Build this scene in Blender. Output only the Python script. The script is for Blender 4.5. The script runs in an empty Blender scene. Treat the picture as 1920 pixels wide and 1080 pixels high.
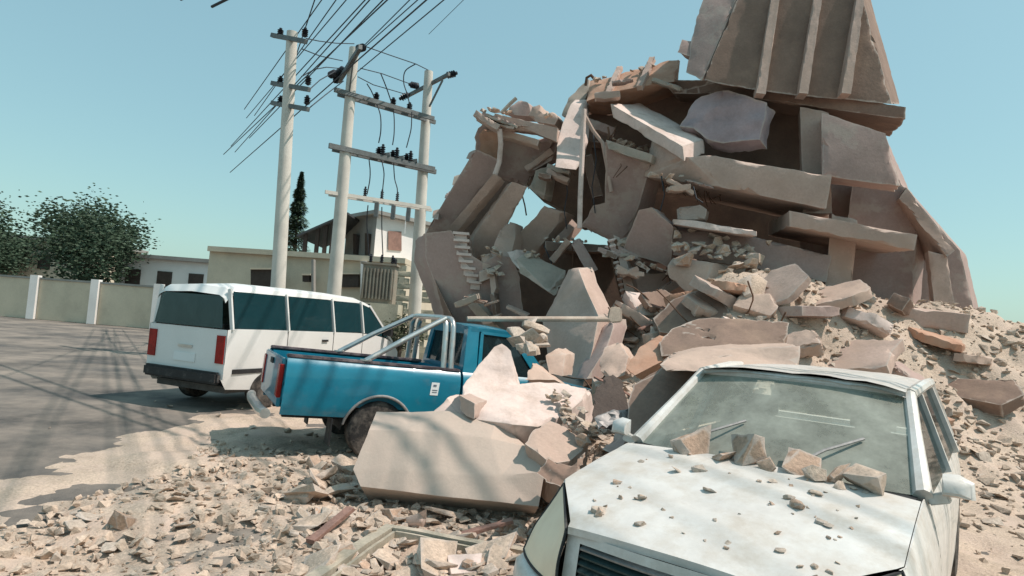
import bpy, bmesh, math, random
from mathutils import Vector, Matrix, noise
from math import radians, sin, cos, pi, sqrt, atan2
random.seed(11)
S = bpy.context.scene
COL = S.collection
# ------------------------------------------------------------------ camera, sky, sun, exposure
F = 1150.0                       # focal length in photo pixels (1920 wide)
CAM = Vector((0, 0, 1.68))
PITCH, ROLL = math.atan(65/F), radians(4.3)
fwd = Vector((0, cos(PITCH), sin(PITCH)))
r0 = Vector((1, 0, 0)); u0 = r0.cross(fwd)
right = r0*cos(ROLL) + u0*sin(ROLL)
up = u0*cos(ROLL) - r0*sin(ROLL)
cd = bpy.data.cameras.new('camera'); cam = bpy.data.objects.new('camera', cd); COL.objects.link(cam)
cd.sensor_width = 36; cd.lens = 36*F/1920; cd.clip_end = 2000; cd.clip_start = 0.05
cam.matrix_world = Matrix((( right.x, up.x, -fwd.x, CAM.x), (right.y, up.y, -fwd.y, CAM.y), (right.z, up.z, -fwd.z, CAM.z), (0, 0, 0, 1)))
S.camera = cam
SUN = Vector((0.52, -0.09, 0.85)).normalized()
w = bpy.data.worlds.new('World'); S.world = w; w.use_nodes = True
nt = w.node_tree; bg = nt.nodes['Background']
sky = nt.nodes.new('ShaderNodeTexSky'); sky.sky_type = 'NISHITA'; sky.sun_disc = False
sky.sun_elevation = math.asin(SUN.z); sky.sun_rotation = atan2(SUN.x, SUN.y)
sky.air_density = 1.2; sky.dust_density = 1.6; sky.ozone_density = 1.4; sky.altitude = 0
tint = nt.nodes.new('ShaderNodeMix'); tint.data_type = 'RGBA'; tint.blend_type = 'MULTIPLY'; tint.inputs[0].default_value = 1
tint.inputs[7].default_value = (1.0, 1.16, 0.90, 1)
nt.links.new(sky.outputs[0], tint.inputs[6]); hz = nt.nodes.new('ShaderNodeMix'); hz.data_type = 'RGBA'; hz.inputs[0].default_value = .62      # dusty, even sky: clear-sky model blended with a uniform haze colour
hz.inputs[7].default_value = (1.52, 2.62, 3.1, 1)
nt.links.new(tint.outputs[2], hz.inputs[6]); nt.links.new(hz.outputs[2], bg.inputs['Color'])
bg.inputs['Strength'].default_value = 0.15
sl = bpy.data.lights.new('sun', 'SUN'); sl.energy = 3.6; sl.angle = radians(0.6); sl.color = (1, .885, .80)
so = bpy.data.objects.new('sun', sl); COL.objects.link(so); so.rotation_euler = SUN.to_track_quat('Z', 'Y').to_euler()
so.location = (6, -4, 20)
S.view_settings.view_transform = 'Standard'; S.view_settings.look = 'None'
S.view_settings.exposure = 0.35; S.view_settings.gamma = 1
S.cycles.max_bounces = 6; S.cycles.use_denoising = True

def P(px, py, d):
    return CAM + (fwd + right*((px-960)/F) + up*((540-py)/F))*d
def G(px, py, z=0.0):
    v = fwd + right*((px-960)/F) + up*((540-py)/F)
    return CAM + v*((z-CAM.z)/v.z)
V = Vector

# ------------------------------------------------------------------ materials
def newmat(name):
    m = bpy.data.materials.new(name); m.use_nodes = True
    return m, m.node_tree, m.node_tree.nodes['Principled BSDF']
def nnode(nt, t, **kw):
    n = nt.nodes.new(t)
    for k, v in kw.items():
        if k in n.inputs: n.inputs[k].default_value = v
        else: setattr(n, k, v)
    return n
def coords(nt, world):
    if world: return nt.nodes.new('ShaderNodeNewGeometry').outputs['Position']
    return nt.nodes.new('ShaderNodeTexCoord').outputs['Object']
def surf(name, cols, scale=1.2, rough=.92, bump=.5, bscale=25, speck=.25, world=True, dust=None, dscale=3, damt=(.45, .7), metal=0, spec=.3, coat=0, bdist=.02):
    """noise-mottled surface: cols = colours dark to light; dust = colour laid in patches of its own"""
    if any(q in name for q in ('concrete', 'render', 'paint', 'rubble', 'dust_and')) and world and 'pole' not in name:
        kf = (1.04, .955, .87) if ('rubble' in name or 'dust_and' in name) else (.94, .84, .79)
        cols = [(c[0]*kf[0], c[1]*kf[1], c[2]*kf[2]) for c in cols]
        if dust: dust = (dust[0]*.94, dust[1]*.84, dust[2]*.80)
    m, nt, b = newmat(name); L = nt.links.new; co = coords(nt, world)
    n = nnode(nt, 'ShaderNodeTexNoise', Scale=scale, Detail=8, Roughness=.62); L(co, n.inputs['Vector'])
    r = nt.nodes.new('ShaderNodeValToRGB'); L(n.outputs['Fac'], r.inputs['Fac'])
    el = r.color_ramp.elements; k = len(cols)
    while len(el) < k: el.new(.5)
    for i, c in enumerate(cols):
        el[i].position = .3 + .4*i/max(1, k-1); el[i].color = (*c, 1)
    out = r.outputs['Color']
    if speck:
        n2 = nnode(nt, 'ShaderNodeTexNoise', Scale=bscale*1.6, Detail=5, Roughness=.7); L(co, n2.inputs['Vector'])
        mr = nnode(nt, 'ShaderNodeMapRange'); mr.inputs[1].default_value = .3; mr.inputs[2].default_value = .7
        mr.inputs[3].default_value = 1-speck; mr.inputs[4].default_value = 1+speck*.6; L(n2.outputs['Fac'], mr.inputs[0])
        mx = nt.nodes.new('ShaderNodeMix'); mx.data_type = 'RGBA'; mx.blend_type = 'MULTIPLY'; mx.inputs[0].default_value = 1
        L(out, mx.inputs[6]); L(mr.outputs[0], mx.inputs[7]); out = mx.outputs[2]
    if world and scale < 3 and any(q in name for q in ('concrete', 'render', 'rubble')):
        at = nt.nodes.new('ShaderNodeAttribute'); at.attribute_name = 'wear'
        n5 = nnode(nt, 'ShaderNodeTexNoise', Scale=7, Detail=6, Roughness=.7); L(co, n5.inputs['Vector'])
        ad = nnode(nt, 'ShaderNodeMath', operation='ADD'); L(at.outputs['Fac'], ad.inputs[0]); L(n5.outputs['Fac'], ad.inputs[1])
        mr = nnode(nt, 'ShaderNodeMapRange'); mr.inputs[1].default_value = 1.12; mr.inputs[2].default_value = 1.5; mr.inputs[4].default_value = .75; L(ad.outputs[0], mr.inputs[0])
        mx = nt.nodes.new('ShaderNodeMix'); mx.data_type = 'RGBA'; L(mr.outputs[0], mx.inputs[0]); L(out, mx.inputs[6]); mx.inputs[7].default_value = (.50, .43, .38, 1); out = mx.outputs[2]
    rsock = None
    if dust:
        n3 = nnode(nt, 'ShaderNodeTexNoise', Scale=dscale, Detail=9, Roughness=.68); L(co, n3.inputs['Vector'])
        mr = nnode(nt, 'ShaderNodeMapRange'); mr.inputs[1].default_value = damt[0]; mr.inputs[2].default_value = damt[1]; L(n3.outputs['Fac'], mr.inputs[0])
        mx = nt.nodes.new('ShaderNodeMix'); mx.data_type = 'RGBA'; L(mr.outputs[0], mx.inputs[0])
        L(out, mx.inputs[6]); mx.inputs[7].default_value = (*dust, 1); out = mx.outputs[2]
        mm = nnode(nt, 'ShaderNodeMapRange'); mm.inputs[3].default_value = rough; mm.inputs[4].default_value = .95; L(mr.outputs[0], mm.inputs[0]); rsock = mm.outputs[0]
    L(out, b.inputs['Base Color'])
    if rsock: L(rsock, b.inputs['Roughness'])
    else: b.inputs['Roughness'].default_value = rough
    b.inputs['Metallic'].default_value = metal; b.inputs['Specular IOR Level'].default_value = spec; b.inputs['Coat Weight'].default_value = coat
    if bump:
        n4 = nnode(nt, 'ShaderNodeTexNoise', Scale=bscale, Detail=8, Roughness=.65); L(co, n4.inputs['Vector'])
        bp = nnode(nt, 'ShaderNodeBump', Strength=bump, Distance=bdist); L(n4.outputs['Fac'], bp.inputs['Height']); L(bp.outputs[0], b.inputs['Normal'])
    return m
def sc(c, k): return tuple(x*k for x in c)
def tones(c, lo=.72, hi=1.25): return [sc(c, lo), c, sc(c, hi)]
M = {}
M['grey'] = surf('raw_concrete', tones((.50, .42, .38), .82, 1.14), 1.1, bscale=16, bump=.28, speck=0.15, dust=(.42, .35, .30), dscale=1.6)
M['mauve'] = surf('mauve_render', tones((.40, .33, .315), .82, 1.14), .9, bscale=14, bump=.28, speck=0.11, dust=(.43, .39, .36), dscale=1.5, damt=(.52, .60))
M['pink'] = surf('pink_render', tones((.49, .41, .36), .85, 1.15), 1.3, bscale=18, bump=.28, speck=0.10, dust=(.56, .47, .40), dscale=1.8)
M['peach'] = surf('peach_paint', tones((.46, .30, .22), .8, 1.15), 1.3, bscale=18, bump=.28, speck=0.10, dust=(.5, .38, .3), dscale=2)
M['white'] = surf('whitewashed_concrete', tones((.72, .655, .63), .88, 1.08), 1.6, bscale=20, bump=.28, speck=0.09, dust=(.45, .38, .33), dscale=2.2, damt=(.5, .75))
M['brown'] = surf('brown_render', tones((.24, .185, .155), .8, 1.2), 1.4, bscale=18, bump=.28, speck=0.12, dust=(.36, .28, .22), dscale=1.7, damt=(.52, .8))  # real brown pieces; also laid on recessed walls in place of their shade
M['green'] = surf('grey_green_concrete', tones((.36, .36, .325), .8, 1.2), 1.8, bscale=20, bump=.28, speck=0.12, dust=(.45, .42, .37), dscale=2.4)
M['lav'] = surf('lavender_render', tones((.40, .36, .40), .75, 1.2), 1.6, bscale=14, bump=.28, speck=0.10)
M['dust'] = surf('dust_and_grit', tones((.49, .425, .37), .75, 1.2), 1.7, bscale=30, speck=.4, bump=.9, dust=(.58, .51, .445), dscale=2.2)
M['chip'] = surf('rubble_lump', tones((.50, .43, .375), .78, 1.18), 2.3, bscale=24, speck=.35, bump=.7)
M['chip2'] = surf('rubble_lump_grey', tones((.46, .42, .385), .75, 1.2), 2.3, bscale=24, speck=.35, bump=.7)
M['chip3'] = surf('rubble_lump_brick', tones((.46, .35, .285), .75, 1.2), 2.3, bscale=24, speck=.35, bump=.7)
M['block'] = surf('slab_cement', tones((.475, .39, .33), .93, 1.05), 1.2, bscale=26, speck=.07, bump=.18, dust=(.52, .41, .345), dscale=1.6, damt=(.42, .68))
M['asphalt'] = surf('road_asphalt', tones((.10, .095, .09)), .7, bscale=60, speck=.35, dust=(.30, .255, .215), dscale=.55, damt=(.38, .66))
M['blue'] = surf('teal_blue_paint', [(.004, .135, .215), (.007, .185, .28), (.01, .22, .325)], 1.5, rough=.32, bump=0, speck=.06, world=False, dust=(.16, .19, .20), dscale=2.6, damt=(.58, 1.0), spec=.5, coat=.5)
M['carwhite'] = surf('dusty_white_paint', [(.58, .555, .525), (.66, .64, .61), (.71, .695, .67)], 1.6, rough=.35, bump=.14, bscale=7, speck=.08, world=False, dust=(.45, .405, .35), dscale=5, damt=(.43, .70), spec=.5, coat=.25)
M['vanwhite'] = surf('van_white_paint', [(.68, .68, .66), (.78, .78, .77)], 1, rough=.35, bump=0, speck=.04, world=False, spec=.5)
M['chrome'] = surf('brushed_steel', [(.55, .54, .52), (.70, .69, .67)], 6, rough=.28, bump=.05, speck=.06, metal=.85, world=False, dust=(.5, .46, .4), dscale=8, damt=(.55, .85))
M['rubber'] = surf('tyre_rubber', tones((.028, .027, .027)), 6, rough=.85, bump=.3, bscale=40, world=False, dust=(.22, .19, .165), dscale=7, damt=(.42, .75))
M['plastic'] = surf('dark_plastic', tones((.03, .03, .032)), 5, rough=.6, bump=.05, world=False, dust=(.2, .18, .16), dscale=5, damt=(.55, .85))
M['rail'] = surf('bed_rail_dark', tones((.085, .065, .075)), 5, rough=.55, bump=.05, world=False, dust=(.35, .28, .27), dscale=5, damt=(.45, .8))
M['grille'] = surf('grille_green_black', tones((.03, .055, .055)), 5, rough=.45, bump=.05, world=False, dust=(.3, .3, .27), dscale=7, damt=(.52, .8))
M['steel'] = surf('galvanised_steel', tones((.30, .29, .285)), 3, rough=.55, bump=.1, metal=.3, world=False)
M['bar'] = surf('pale_painted_pipe', tones((.55, .51, .45), .8, 1.1), 3, rough=.7, bump=.1, dust=(.4, .33, .28), dscale=5)
M['frame'] = surf('olive_metal_frame', tones((.38, .34, .27), .75, 1.15), 3, rough=.7, bump=.2, dust=(.48, .41, .34), dscale=4)
M['pole'] = surf('pole_concrete', tones((.64, .60, .54), .85, 1.1), 1.4, bscale=30, speck=.15, bump=.25)
M['arm'] = surf('crossarm_steel', tones((.16, .17, .17)), 3, rough=.6, metal=.2)
M['insul'] = surf('insulator_glaze', tones((.03, .032, .04)), 5, rough=.3, bump=0)
M['wire'] = surf('cable_sheath', tones((.045, .05, .06)), 5, rough=.7, bump=0, speck=0)
M['trafo'] = surf('transformer_paint', tones((.30, .31, .27)), 2, rough=.6, dust=(.3, .27, .23), dscale=3)
M['cream'] = surf('cream_plaster', tones((.62, .53, .41), .85, 1.1), .8, bscale=20, speck=.15, bump=.2)
M['hwhite'] = surf('white_plaster', tones((.78, .75, .73), .9, 1.05), .8, bscale=20, speck=.1, bump=.15)
M['hgrey'] = surf('grey_plaster', tones((.30, .29, .27), .8, 1.15), .8, bscale=20, speck=.15)
M['roof'] = surf('dark_roof_sheet', tones((.075, .08, .085)), 2, rough=.7)
M['wood'] = surf('reddish_shutter', tones((.27, .16, .13)), 4, rough=.7)
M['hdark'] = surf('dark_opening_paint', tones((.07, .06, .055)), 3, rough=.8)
M['breeze'] = surf('breeze_block', tones((.50, .46, .36), .8, 1.15), 2, bscale=20, speck=.2)
M['leaf'] = surf('leaf_green', tones((.045, .075, .045), .6, 1.5), 3, rough=.7, bump=0)
M['leaf2'] = surf('dusty_bush_leaf', tones((.09, .10, .06), .6, 1.4), 3, rough=.8, bump=0)
M['bark'] = surf('bark', tones((.12, .09, .07)), 4)
M['sticker'] = surf('sticker_white', [(.74, .76, .76), (.80, .82, .82)], 3, rough=.5, bump=0, speck=.03, world=False)
M['ink'] = surf('sticker_ink', [(.12, .14, .18), (.16, .18, .22)], 3, rough=.5, bump=0, speck=0, world=False)
M['seat'] = surf('seat_cloth', tones((.10, .095, .09)), 8, world=False)
M['red'] = surf('tail_lamp_red', tones((.30, .015, .012)), 8, rough=.2, bump=0, world=False)
M['rebar'] = surf('rusty_rebar', tones((.13, .075, .05)), 8, rough=.9)
def glass(name, tintc, rough=.03, alpha_mix=.35, spec=.5):
    m, nt, b = newmat(name); L = nt.links.new
    b.inputs['Base Color'].default_value = (*tintc, 1); b.inputs['Roughness'].default_value = rough; b.inputs['Specular IOR Level'].default_value = spec
    n = nnode(nt, 'ShaderNodeTexNoise', Scale=3.5, Detail=9, Roughness=.7); L(coords(nt, False), n.inputs['Vector'])
    mr = nnode(nt, 'ShaderNodeMapRange'); mr.inputs[1].default_value = .38; mr.inputs[2].default_value = .75
    mr.inputs[3].default_value = alpha_mix; mr.inputs[4].default_value = min(1, alpha_mix+.35); L(n.outputs['Fac'], mr.inputs[0])
    tr = nt.nodes.new('ShaderNodeBsdfTransparent'); mx = nt.nodes.new('ShaderNodeMixShader')
    tr.inputs[0].default_value = (.75, .85, .82, 1)
    L(mr.outputs[0], mx.inputs[0]); L(tr.outputs[0], mx.inputs[1]); L(b.outputs[0], mx.inputs[2]); L(mx.outputs[0], nt.nodes['Material Output'].inputs[0])
    return m
M['glass_dark'] = glass('tinted_glass', (.02, .035, .04), .05, .55)
M['glass_van'] = glass('van_tinted_glass', (.012, .045, .055), .06, .8)
M['glass_wind'] = glass('dusty_windscreen', (.50, .52, .45), .25, .34)
M['lens'] = surf('hazy_lens', tones((.92, .76, .58), .95, 1.0), 3, rough=.6, bump=0, speck=.04, world=False, spec=.12, dust=(.82, .66, .5), dscale=5)

# ------------------------------------------------------------------ object helpers
WORLDPOS = {}
def link(name, data): 
    o = bpy.data.objects.new(name, data); COL.objects.link(o); return o
def tag(o, label=None, cat=None, group=None, kind=None):
    if label: o['label'] = label
    if cat: o['category'] = cat
    if group: o['group'] = group
    if kind: o['kind'] = kind
    return o
def empty(name, loc, label, cat, group=None, rot=(0, 0, 0)):
    o = link(name, None); o.location = loc; o.rotation_euler = rot; o.empty_display_size = .3
    WORLDPOS[o.name] = Vector(loc); return tag(o, label, cat, group)
def to_mesh(name, bm, mat, smooth=35, recalc=True):
    if recalc: bmesh.ops.recalc_face_normals(bm, faces=bm.faces[:])
    me = bpy.data.meshes.new(name); bm.to_mesh(me); bm.free()
    me.materials.append(mat)
    if smooth is not None:
        me.polygons.foreach_set('use_smooth', [True]*len(me.polygons)); me.set_sharp_from_angle(angle=radians(smooth))
    return me
def world_obj(name, bm, mat, parent=None, smooth=35, recalc=True):
    """verts are in world space; origin goes to the base centre (top level) or to the parent's origin"""
    me = to_mesh(name, bm, mat, smooth, recalc)
    o = link(name, me)
    if parent is None:
        xs = [v.co for v in me.vertices]
        c = Vector(((min(v.x for v in xs)+max(v.x for v in xs))/2, (min(v.y for v in xs)+max(v.y for v in xs))/2, min(v.z for v in xs)))
        me.transform(Matrix.Translation(-c)); o.location = c; WORLDPOS[o.name] = c
    else:
        c = WORLDPOS[parent.name]; me.transform(Matrix.Translation(-c)); o.parent = parent; WORLDPOS[o.name] = c
    return o
def local_obj(name, bm, mat, parent, smooth=35, recalc=True):
    o = link(name, to_mesh(name, bm, mat, smooth, recalc)); o.parent = parent; return o
def nb(): return bmesh.new()
def add_poly(bm, rows, closed=True, caps=True):
    """loft: rows of equal point counts; closed rings"""
    R = [[bm.verts.new(p) for p in r] for r in rows]
    n = len(R[0])
    for a, b in zip(R[:-1], R[1:]):
        for i in range(n if closed else n-1):
            j = (i+1) % n
            try: bm.faces.new((a[i], a[j], b[j], b[i]))
            except ValueError: pass
    if caps and closed:
        bm.faces.new(R[0][::-1]); bm.faces.new(R[-1])
    return R
def add_prism(bm, pts, ext):
    e = Vector(ext); return add_poly(bm, [[Vector(p) for p in pts], [Vector(p)+e for p in pts]])
def add_box(bm, c, s, rot=None):
    hx, hy, hz = s[0]/2, s[1]/2, s[2]/2
    q = [V((-hx, -hy, -hz)), V((hx, -hy, -hz)), V((hx, hy, -hz)), V((-hx, hy, -hz))]
    mt = rot.to_3x3() if rot is not None else Matrix.Identity(3)
    add_poly(bm, [[mt @ p + V(c) for p in q], [mt @ (p+V((0, 0, 2*hz))) + V(c) for p in q]])
def frame_of(d):
    d = d.normalized(); a = V((0, 0, 1)) if abs(d.z) < .9 else V((1, 0, 0))
    x = d.cross(a).normalized(); return x, x.cross(d).normalized()
def add_tube(bm, pts, r, n=8, caps=True):
    pts = [V(p) for p in pts]; rows = []; x = None
    for i, p in enumerate(pts):
        d = (pts[min(i+1, len(pts)-1)] - pts[max(i-1, 0)]).normalized()
        if x is None: x, y = frame_of(d)
        else:
            x = (x - d*x.dot(d)).normalized()
        y = d.cross(x)
        rr = r[i] if isinstance(r, (list, tuple)) else r
        rows.append([p + (x*cos(2*pi*k/n) + y*sin(2*pi*k/n))*rr for k in range(n)])
    add_poly(bm, rows, True, caps)
def add_bar(bm, a, b, w, h):
    """rectangular bar from a to b; w sideways, h upwards"""
    a, b = V(a), V(b); x, y = frame_of(b-a)
    q = lambda p: [p + x*(w/2*i) + y*(h/2*j) for i, j in ((-1, -1), (1, -1), (1, 1), (-1, 1))]
    add_poly(bm, [q(a), q(b)])
def add_lathe(bm, prof, c, axis, n=20):
    """prof: (radius, along axis)"""
    ax = V(axis).normalized(); x, y = frame_of(ax); c = V(c)
    add_poly(bm, [[c + ax*t + (x*cos(2*pi*k/n) + y*sin(2*pi*k/n))*max(r, .0005) for k in range(n)] for r, t in prof])
def split_long(bm, L, most=7):
    bmesh.ops.triangulate(bm, faces=bm.faces[:])
    for _ in range(most):
        es = [e for e in bm.edges if e.calc_length() > L]
        if not es: break
        bmesh.ops.subdivide_edges(bm, edges=es, cuts=1)
        bmesh.ops.triangulate(bm, faces=[f for f in bm.faces if len(f.verts) > 3])
def fb(p, o=4):
    a, s, t = 1., 1., 0.
    for _ in range(o):
        t += a*noise.noise(p*s); a *= .55; s *= 2.1
    return t
def rough(bm, L=.15, amp=.012, chip=.06, freq=2.2, seed=0.0):
    bmesh.ops.recalc_face_normals(bm, faces=bm.faces[:])
    split_long(bm, L); bm.normal_update()
    off = V((seed*3.1, seed*1.7, seed*2.3)); mv = {}; wl_ = bm.verts.layers.float.new('wear')
    for v in bm.verts:
        sharp = any(len(e.link_faces) == 2 and e.calc_face_angle(0) > .45 for e in v.link_edges)
        d = amp*fb(v.co*freq*2+off)
        v[wl_] = 1.0 if sharp else 0.0
        if sharp: d -= chip*(max(0, fb(v.co*freq+off, 3)*1.1+.05) + .35*max(0, noise.noise(v.co*freq*4-off)))
        mv[v] = v.normal*d
    for v, d in mv.items(): v.co += d
SEED = [0]
def slab(name, pts, ext, mat, parent=None, L=.16, amp=.005, chip=.07, freq=2.2, smooth=32):
    SEED[0] += 1; bm = nb()
    add_prism(bm, [P(*p) for p in pts], ext); rough(bm, L, amp, chip, freq, SEED[0]*1.37)
    return world_obj(name, bm, M[mat], parent, smooth)
def loft_slab(name, rows, mat, parent=None, L=.16, amp=.006, chip=.07, freq=2.2, smooth=32, px=True):
    SEED[0] += 1; bm = nb()
    add_poly(bm, [[P(*p) if px and not isinstance(p, Vector) else V(p) for p in r] for r in rows]); rough(bm, L, amp, chip, freq, SEED[0]*1.37)
    return world_obj(name, bm, M[mat], parent, smooth)

# ------------------------------------------------------------------ ground
GA = [(3.9, 10.2, 2.1, 1.9, 1.8), (1.5, 8.4, .75, .9, .8), (.2, 7.4, .35, .8, .7), (7, 11, 2.2, 2.6, 2.2), (-.8, 12.6, .6, 2.2, .9), (2.4, 12, 1.2, 1.8, 1.6), (1.15, 6.6, .45, .5, .8), (10.5, 11, 1.6, 2.5, 2.5), (2.6, 6.6, .5, .9, .9)]
def H(x, y):
    h = 0.
    for cx, cy, a, sx, sy in GA: h += a*math.exp(-((x-cx)/sx)**2-((y-cy)/sy)**2)
    dx = max(0, -3.2-x); near = math.exp(-dx*dx*1.2)*math.exp(-max(0, y-8)**2*.05)
    p = V((x, y, 0))
    return h + near*(.035 + .05*fb(p*1.3, 4)) + min(1, h)*.16*fb(p*1.7+V((7, 3, 1)), 4)
def G_on(px, py):
    v = fwd + right*((px-960)/F) + up*((540-py)/F)
    t = 1.5
    while t < 40:
        p = CAM + v*t
        if p.z < H(p.x, p.y): return p
        t += .03
    return CAM + v*t
bm = nb(); add_poly(bm, [[V((-400, -60, -.012)), V((400, -60, -.012))], [V((-400, 900, -.012)), V((400, 900, -.012))]], closed=False)
tag(world_obj('ground', bm, M['asphalt'], smooth=None), kind='structure')
bm = nb(); nx, ny = 250, 190
grid = [[bm.verts.new((-6.2+i*.08, 1.6+j*.08, 0)) for i in range(nx)] for j in range(ny)]
for j in range(ny):
    for i in range(nx):
        v = grid[j][i]; x, y = v.co.x, v.co.y
        edge = min(1, i/9, (nx-1-i)/9, j/6, (ny-1-j)/9)
        h = H(x, y); v.co.z = h*edge - .03*(1-edge) - (.02 if h < .03 else 0)
for j in range(ny-1):
    for i in range(nx-1):
        q = (grid[j][i], grid[j][i+1], grid[j+1][i+1], grid[j+1][i])
        if max(v.co.z for v in q) > -.01: bm.faces.new(q)
for v in [v for v in bm.verts if not v.link_faces]: bm.verts.remove(v)
tag(world_obj('rubble_ground', bm, M['dust'], smooth=60), kind='structure')

# ------------------------------------------------------------------ rubble lumps
def lump_bm(rnd, flat=1.0, n=13):
    bm = nb()
    for _ in range(n):
        p = V((rnd.uniform(-1, 1), rnd.uniform(-1, 1), rnd.uniform(-1, 1)))
        m = max(abs(p.x), abs(p.y), abs(p.z)); k = rnd.uniform(.8, 1)/m
        bm.verts.new((p.x*k*.5, p.y*k*.42, p.z*k*.36*flat))
    r = bmesh.ops.convex_hull(bm, input=bm.verts[:])
    for v in [v for v in bm.verts if not v.link_faces]: bm.verts.remove(v)
    return bm
LUMPS = []
for i in range(18):
    rnd = random.Random(100+i); bm = lump_bm(rnd, [1, .75, .4][i % 3], 11+i % 6)
    rough(bm, .28, .014, .028, 3, i*2.1)
    LUMPS.append(to_mesh('lump', bm, M[['chip', 'chip2', 'chip', 'chip3', 'chip', 'chip2'][i % 6]], 30))
def lump(name, loc, size, label, cat, group, rnd, kinds=None):
    o = link(name, LUMPS[rnd.choice(kinds) if kinds else rnd.randrange(18)])
    o.location = loc; o.rotation_euler = (rnd.uniform(-.5, .5), rnd.uniform(-.5, .5), rnd.uniform(0, 6.28))
    k = size*rnd.uniform(.8, 1.2); o.scale = (k*rnd.uniform(.8, 1.25), k*rnd.uniform(.8, 1.2), k*rnd.uniform(.7, 1.1))
    return tag(o, label, cat, group)
def zone(n, x0, x1, y0, y1, s0, s1, label, group, seed, test=None, pw=2.2, kinds=None):
    rnd = random.Random(seed)
    for _ in range(n):
        for _t in range(60):
            px, py = rnd.uniform(x0, x1), rnd.uniform(y0, y1)
            if test is None or test(px, py): break
        p = G_on(px, py); s = s0 + (s1-s0)*rnd.random()**pw
        lump('rubble_lump', (p.x, p.y, H(p.x, p.y)+s*.12), s, label, 'rubble', group, rnd, kinds)

# ------------------------------------------------------------------ collapsed building
B = empty('collapsed_building', (0.6, 13.5, 0), 'collapsed multi-storey concrete building, its floors and walls tilted over to the left', 'building')
W = lambda *a, **k: slab('wall', *a, parent=B, **k)
Cn = lambda *a, **k: slab('column', *a, parent=B, **k)
Fl = lambda *a, **k: slab('floor_slab', *a, parent=B, **k)
# left leaning bay
W([(797, 437, 13.31), (846, 432, 13.18), (872, 470, 13.18), (905, 492, 13.14), (930, 478, 13.06), (958, 480, 12.99), (975, 520, 13.02), (985, 590, 13.13), (1000, 760, 13.4), (862, 760, 13.74), (838, 590, 13.49), (797, 482, 13.39)], (-.32, .55, -.08), 'mauve', chip=.05)
W([(799, 434, 14.67), (893, 276, 13.2), (943, 303, 13.32), (838, 438, 14.62)], (-.12, .35, -.1), 'mauve')
slab('beam', [(822, 450, 14.06), (926, 325, 12.91), (939, 333, 12.97), (840, 455, 14.08)], (.1, .35, 0), 'grey', B, chip=.04)
W([(836, 470, 15.36), (935, 330, 15.2), (968, 340, 15.21), (900, 500, 15.4)], (0, .3, 0), 'brown')  # dark brown colour stands in for shade inside the bay
Cn([(884, 446, 13.76), (960, 340, 12.95), (991, 349, 12.94), (945, 437, 13.58), (926, 484, 13.93), (888, 484, 13.99)], (-.12, .35, 0), 'grey')
Cn([(1020, 384, 13.28), (1064, 398, 13.27), (1030, 440, 13.55), (1004, 475, 13.77), (992, 520, 14.02), (948, 486, 13.93), (964, 446, 13.69), (1006, 404, 13.4)], (.2, .4, 0), 'grey')
Cn([(1074, 402, 15.5), (1094, 406, 15.5), (1060, 449, 15), (1037, 449, 15)], (.2, .3, 0), 'grey', chip=.04)
W([(889, 258, 13.73), (896, 240, 13.56), (903, 230, 13.45), (935, 236, 13.39), (945, 250, 13.48), (1000, 268, 13.44), (1037, 262, 13.27), (1012, 322, 13.85), (985, 350, 14.18), (935, 334, 14.21), (893, 294, 14.02)], (.2, .5, .1), 'mauve', chip=.1)
W([(898, 252, 13.45), (906, 242, 13.45), (936, 246, 13.3), (930, 308, 13.75), (900, 288, 13.75)], (.05, .1, 0), 'peach', chip=.05)
slab('beam', [(926, 212, 13.1), (1046, 240, 12.65), (1044, 266, 12.71), (1000, 248, 12.86), (930, 240, 13.14)], (.1, .6, .12), 'grey', B)
slab('beam', [(934, 240, 13.25), (1012, 262, 12.88), (1008, 274, 12.92), (934, 253, 13.27)], (.05, .3, 0), 'pink', B, chip=.04)
W([(985, 346, 14.04), (1005, 318, 13.83), (1048, 306, 13.71), (1090, 250, 13.3), (1092, 430, 14.5), (1060, 402, 14.34), (1020, 380, 14.23)], (.3, .5, 0), 'brown')  # recess shade under the overhang put into the brown colour
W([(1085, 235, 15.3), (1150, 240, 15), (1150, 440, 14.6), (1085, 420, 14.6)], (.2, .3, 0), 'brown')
W([(1135, 266, 12.06), (1222, 292, 11.92), (1216, 322, 12.08), (1200, 380, 12.41), (1166, 476, 12.97), (1137, 448, 12.92), (1088, 425, 12.96), (1112, 385, 12.7), (1134, 380, 12.61)], (.4, .5, 0), 'mauve')
slab('beam', [(1136, 262, 12.0), (1224, 290, 11.75), (1220, 306, 11.76), (1140, 280, 11.99)], (.3, .4, 0), 'green', B, chip=.04)
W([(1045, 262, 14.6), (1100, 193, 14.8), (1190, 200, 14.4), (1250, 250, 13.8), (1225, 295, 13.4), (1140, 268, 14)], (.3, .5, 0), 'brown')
Fl([(1022, 452, 13.5), (1135, 459, 13.1), (1137, 472, 13.1), (1022, 470, 13.5)], (.9, 2.4, .25), 'brown', chip=.05)
loft_slab('beam', [[(797, 478, 13.7), (786, 484, 14.5), (800, 470, 14.6)], [(822, 540, 13.3), (806, 532, 14.2), (824, 520, 14.3)], [(852, 602, 12.9), (832, 606, 13.9), (850, 590, 14)], [(876, 690, 12.4), (856, 690, 13.4), (876, 690, 13.6)]], 'brown', B, chip=.04)  # brown colour carries the shade of the leaning wall's underside
# void behind, with the pieces that close it
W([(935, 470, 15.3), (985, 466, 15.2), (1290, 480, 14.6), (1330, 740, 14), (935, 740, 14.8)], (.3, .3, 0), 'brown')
W([(1163, 470, 13.2), (1262, 515, 12.8), (1260, 530, 12.8), (1170, 500, 13.2)], (.5, 1.4, .1), 'brown')
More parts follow.
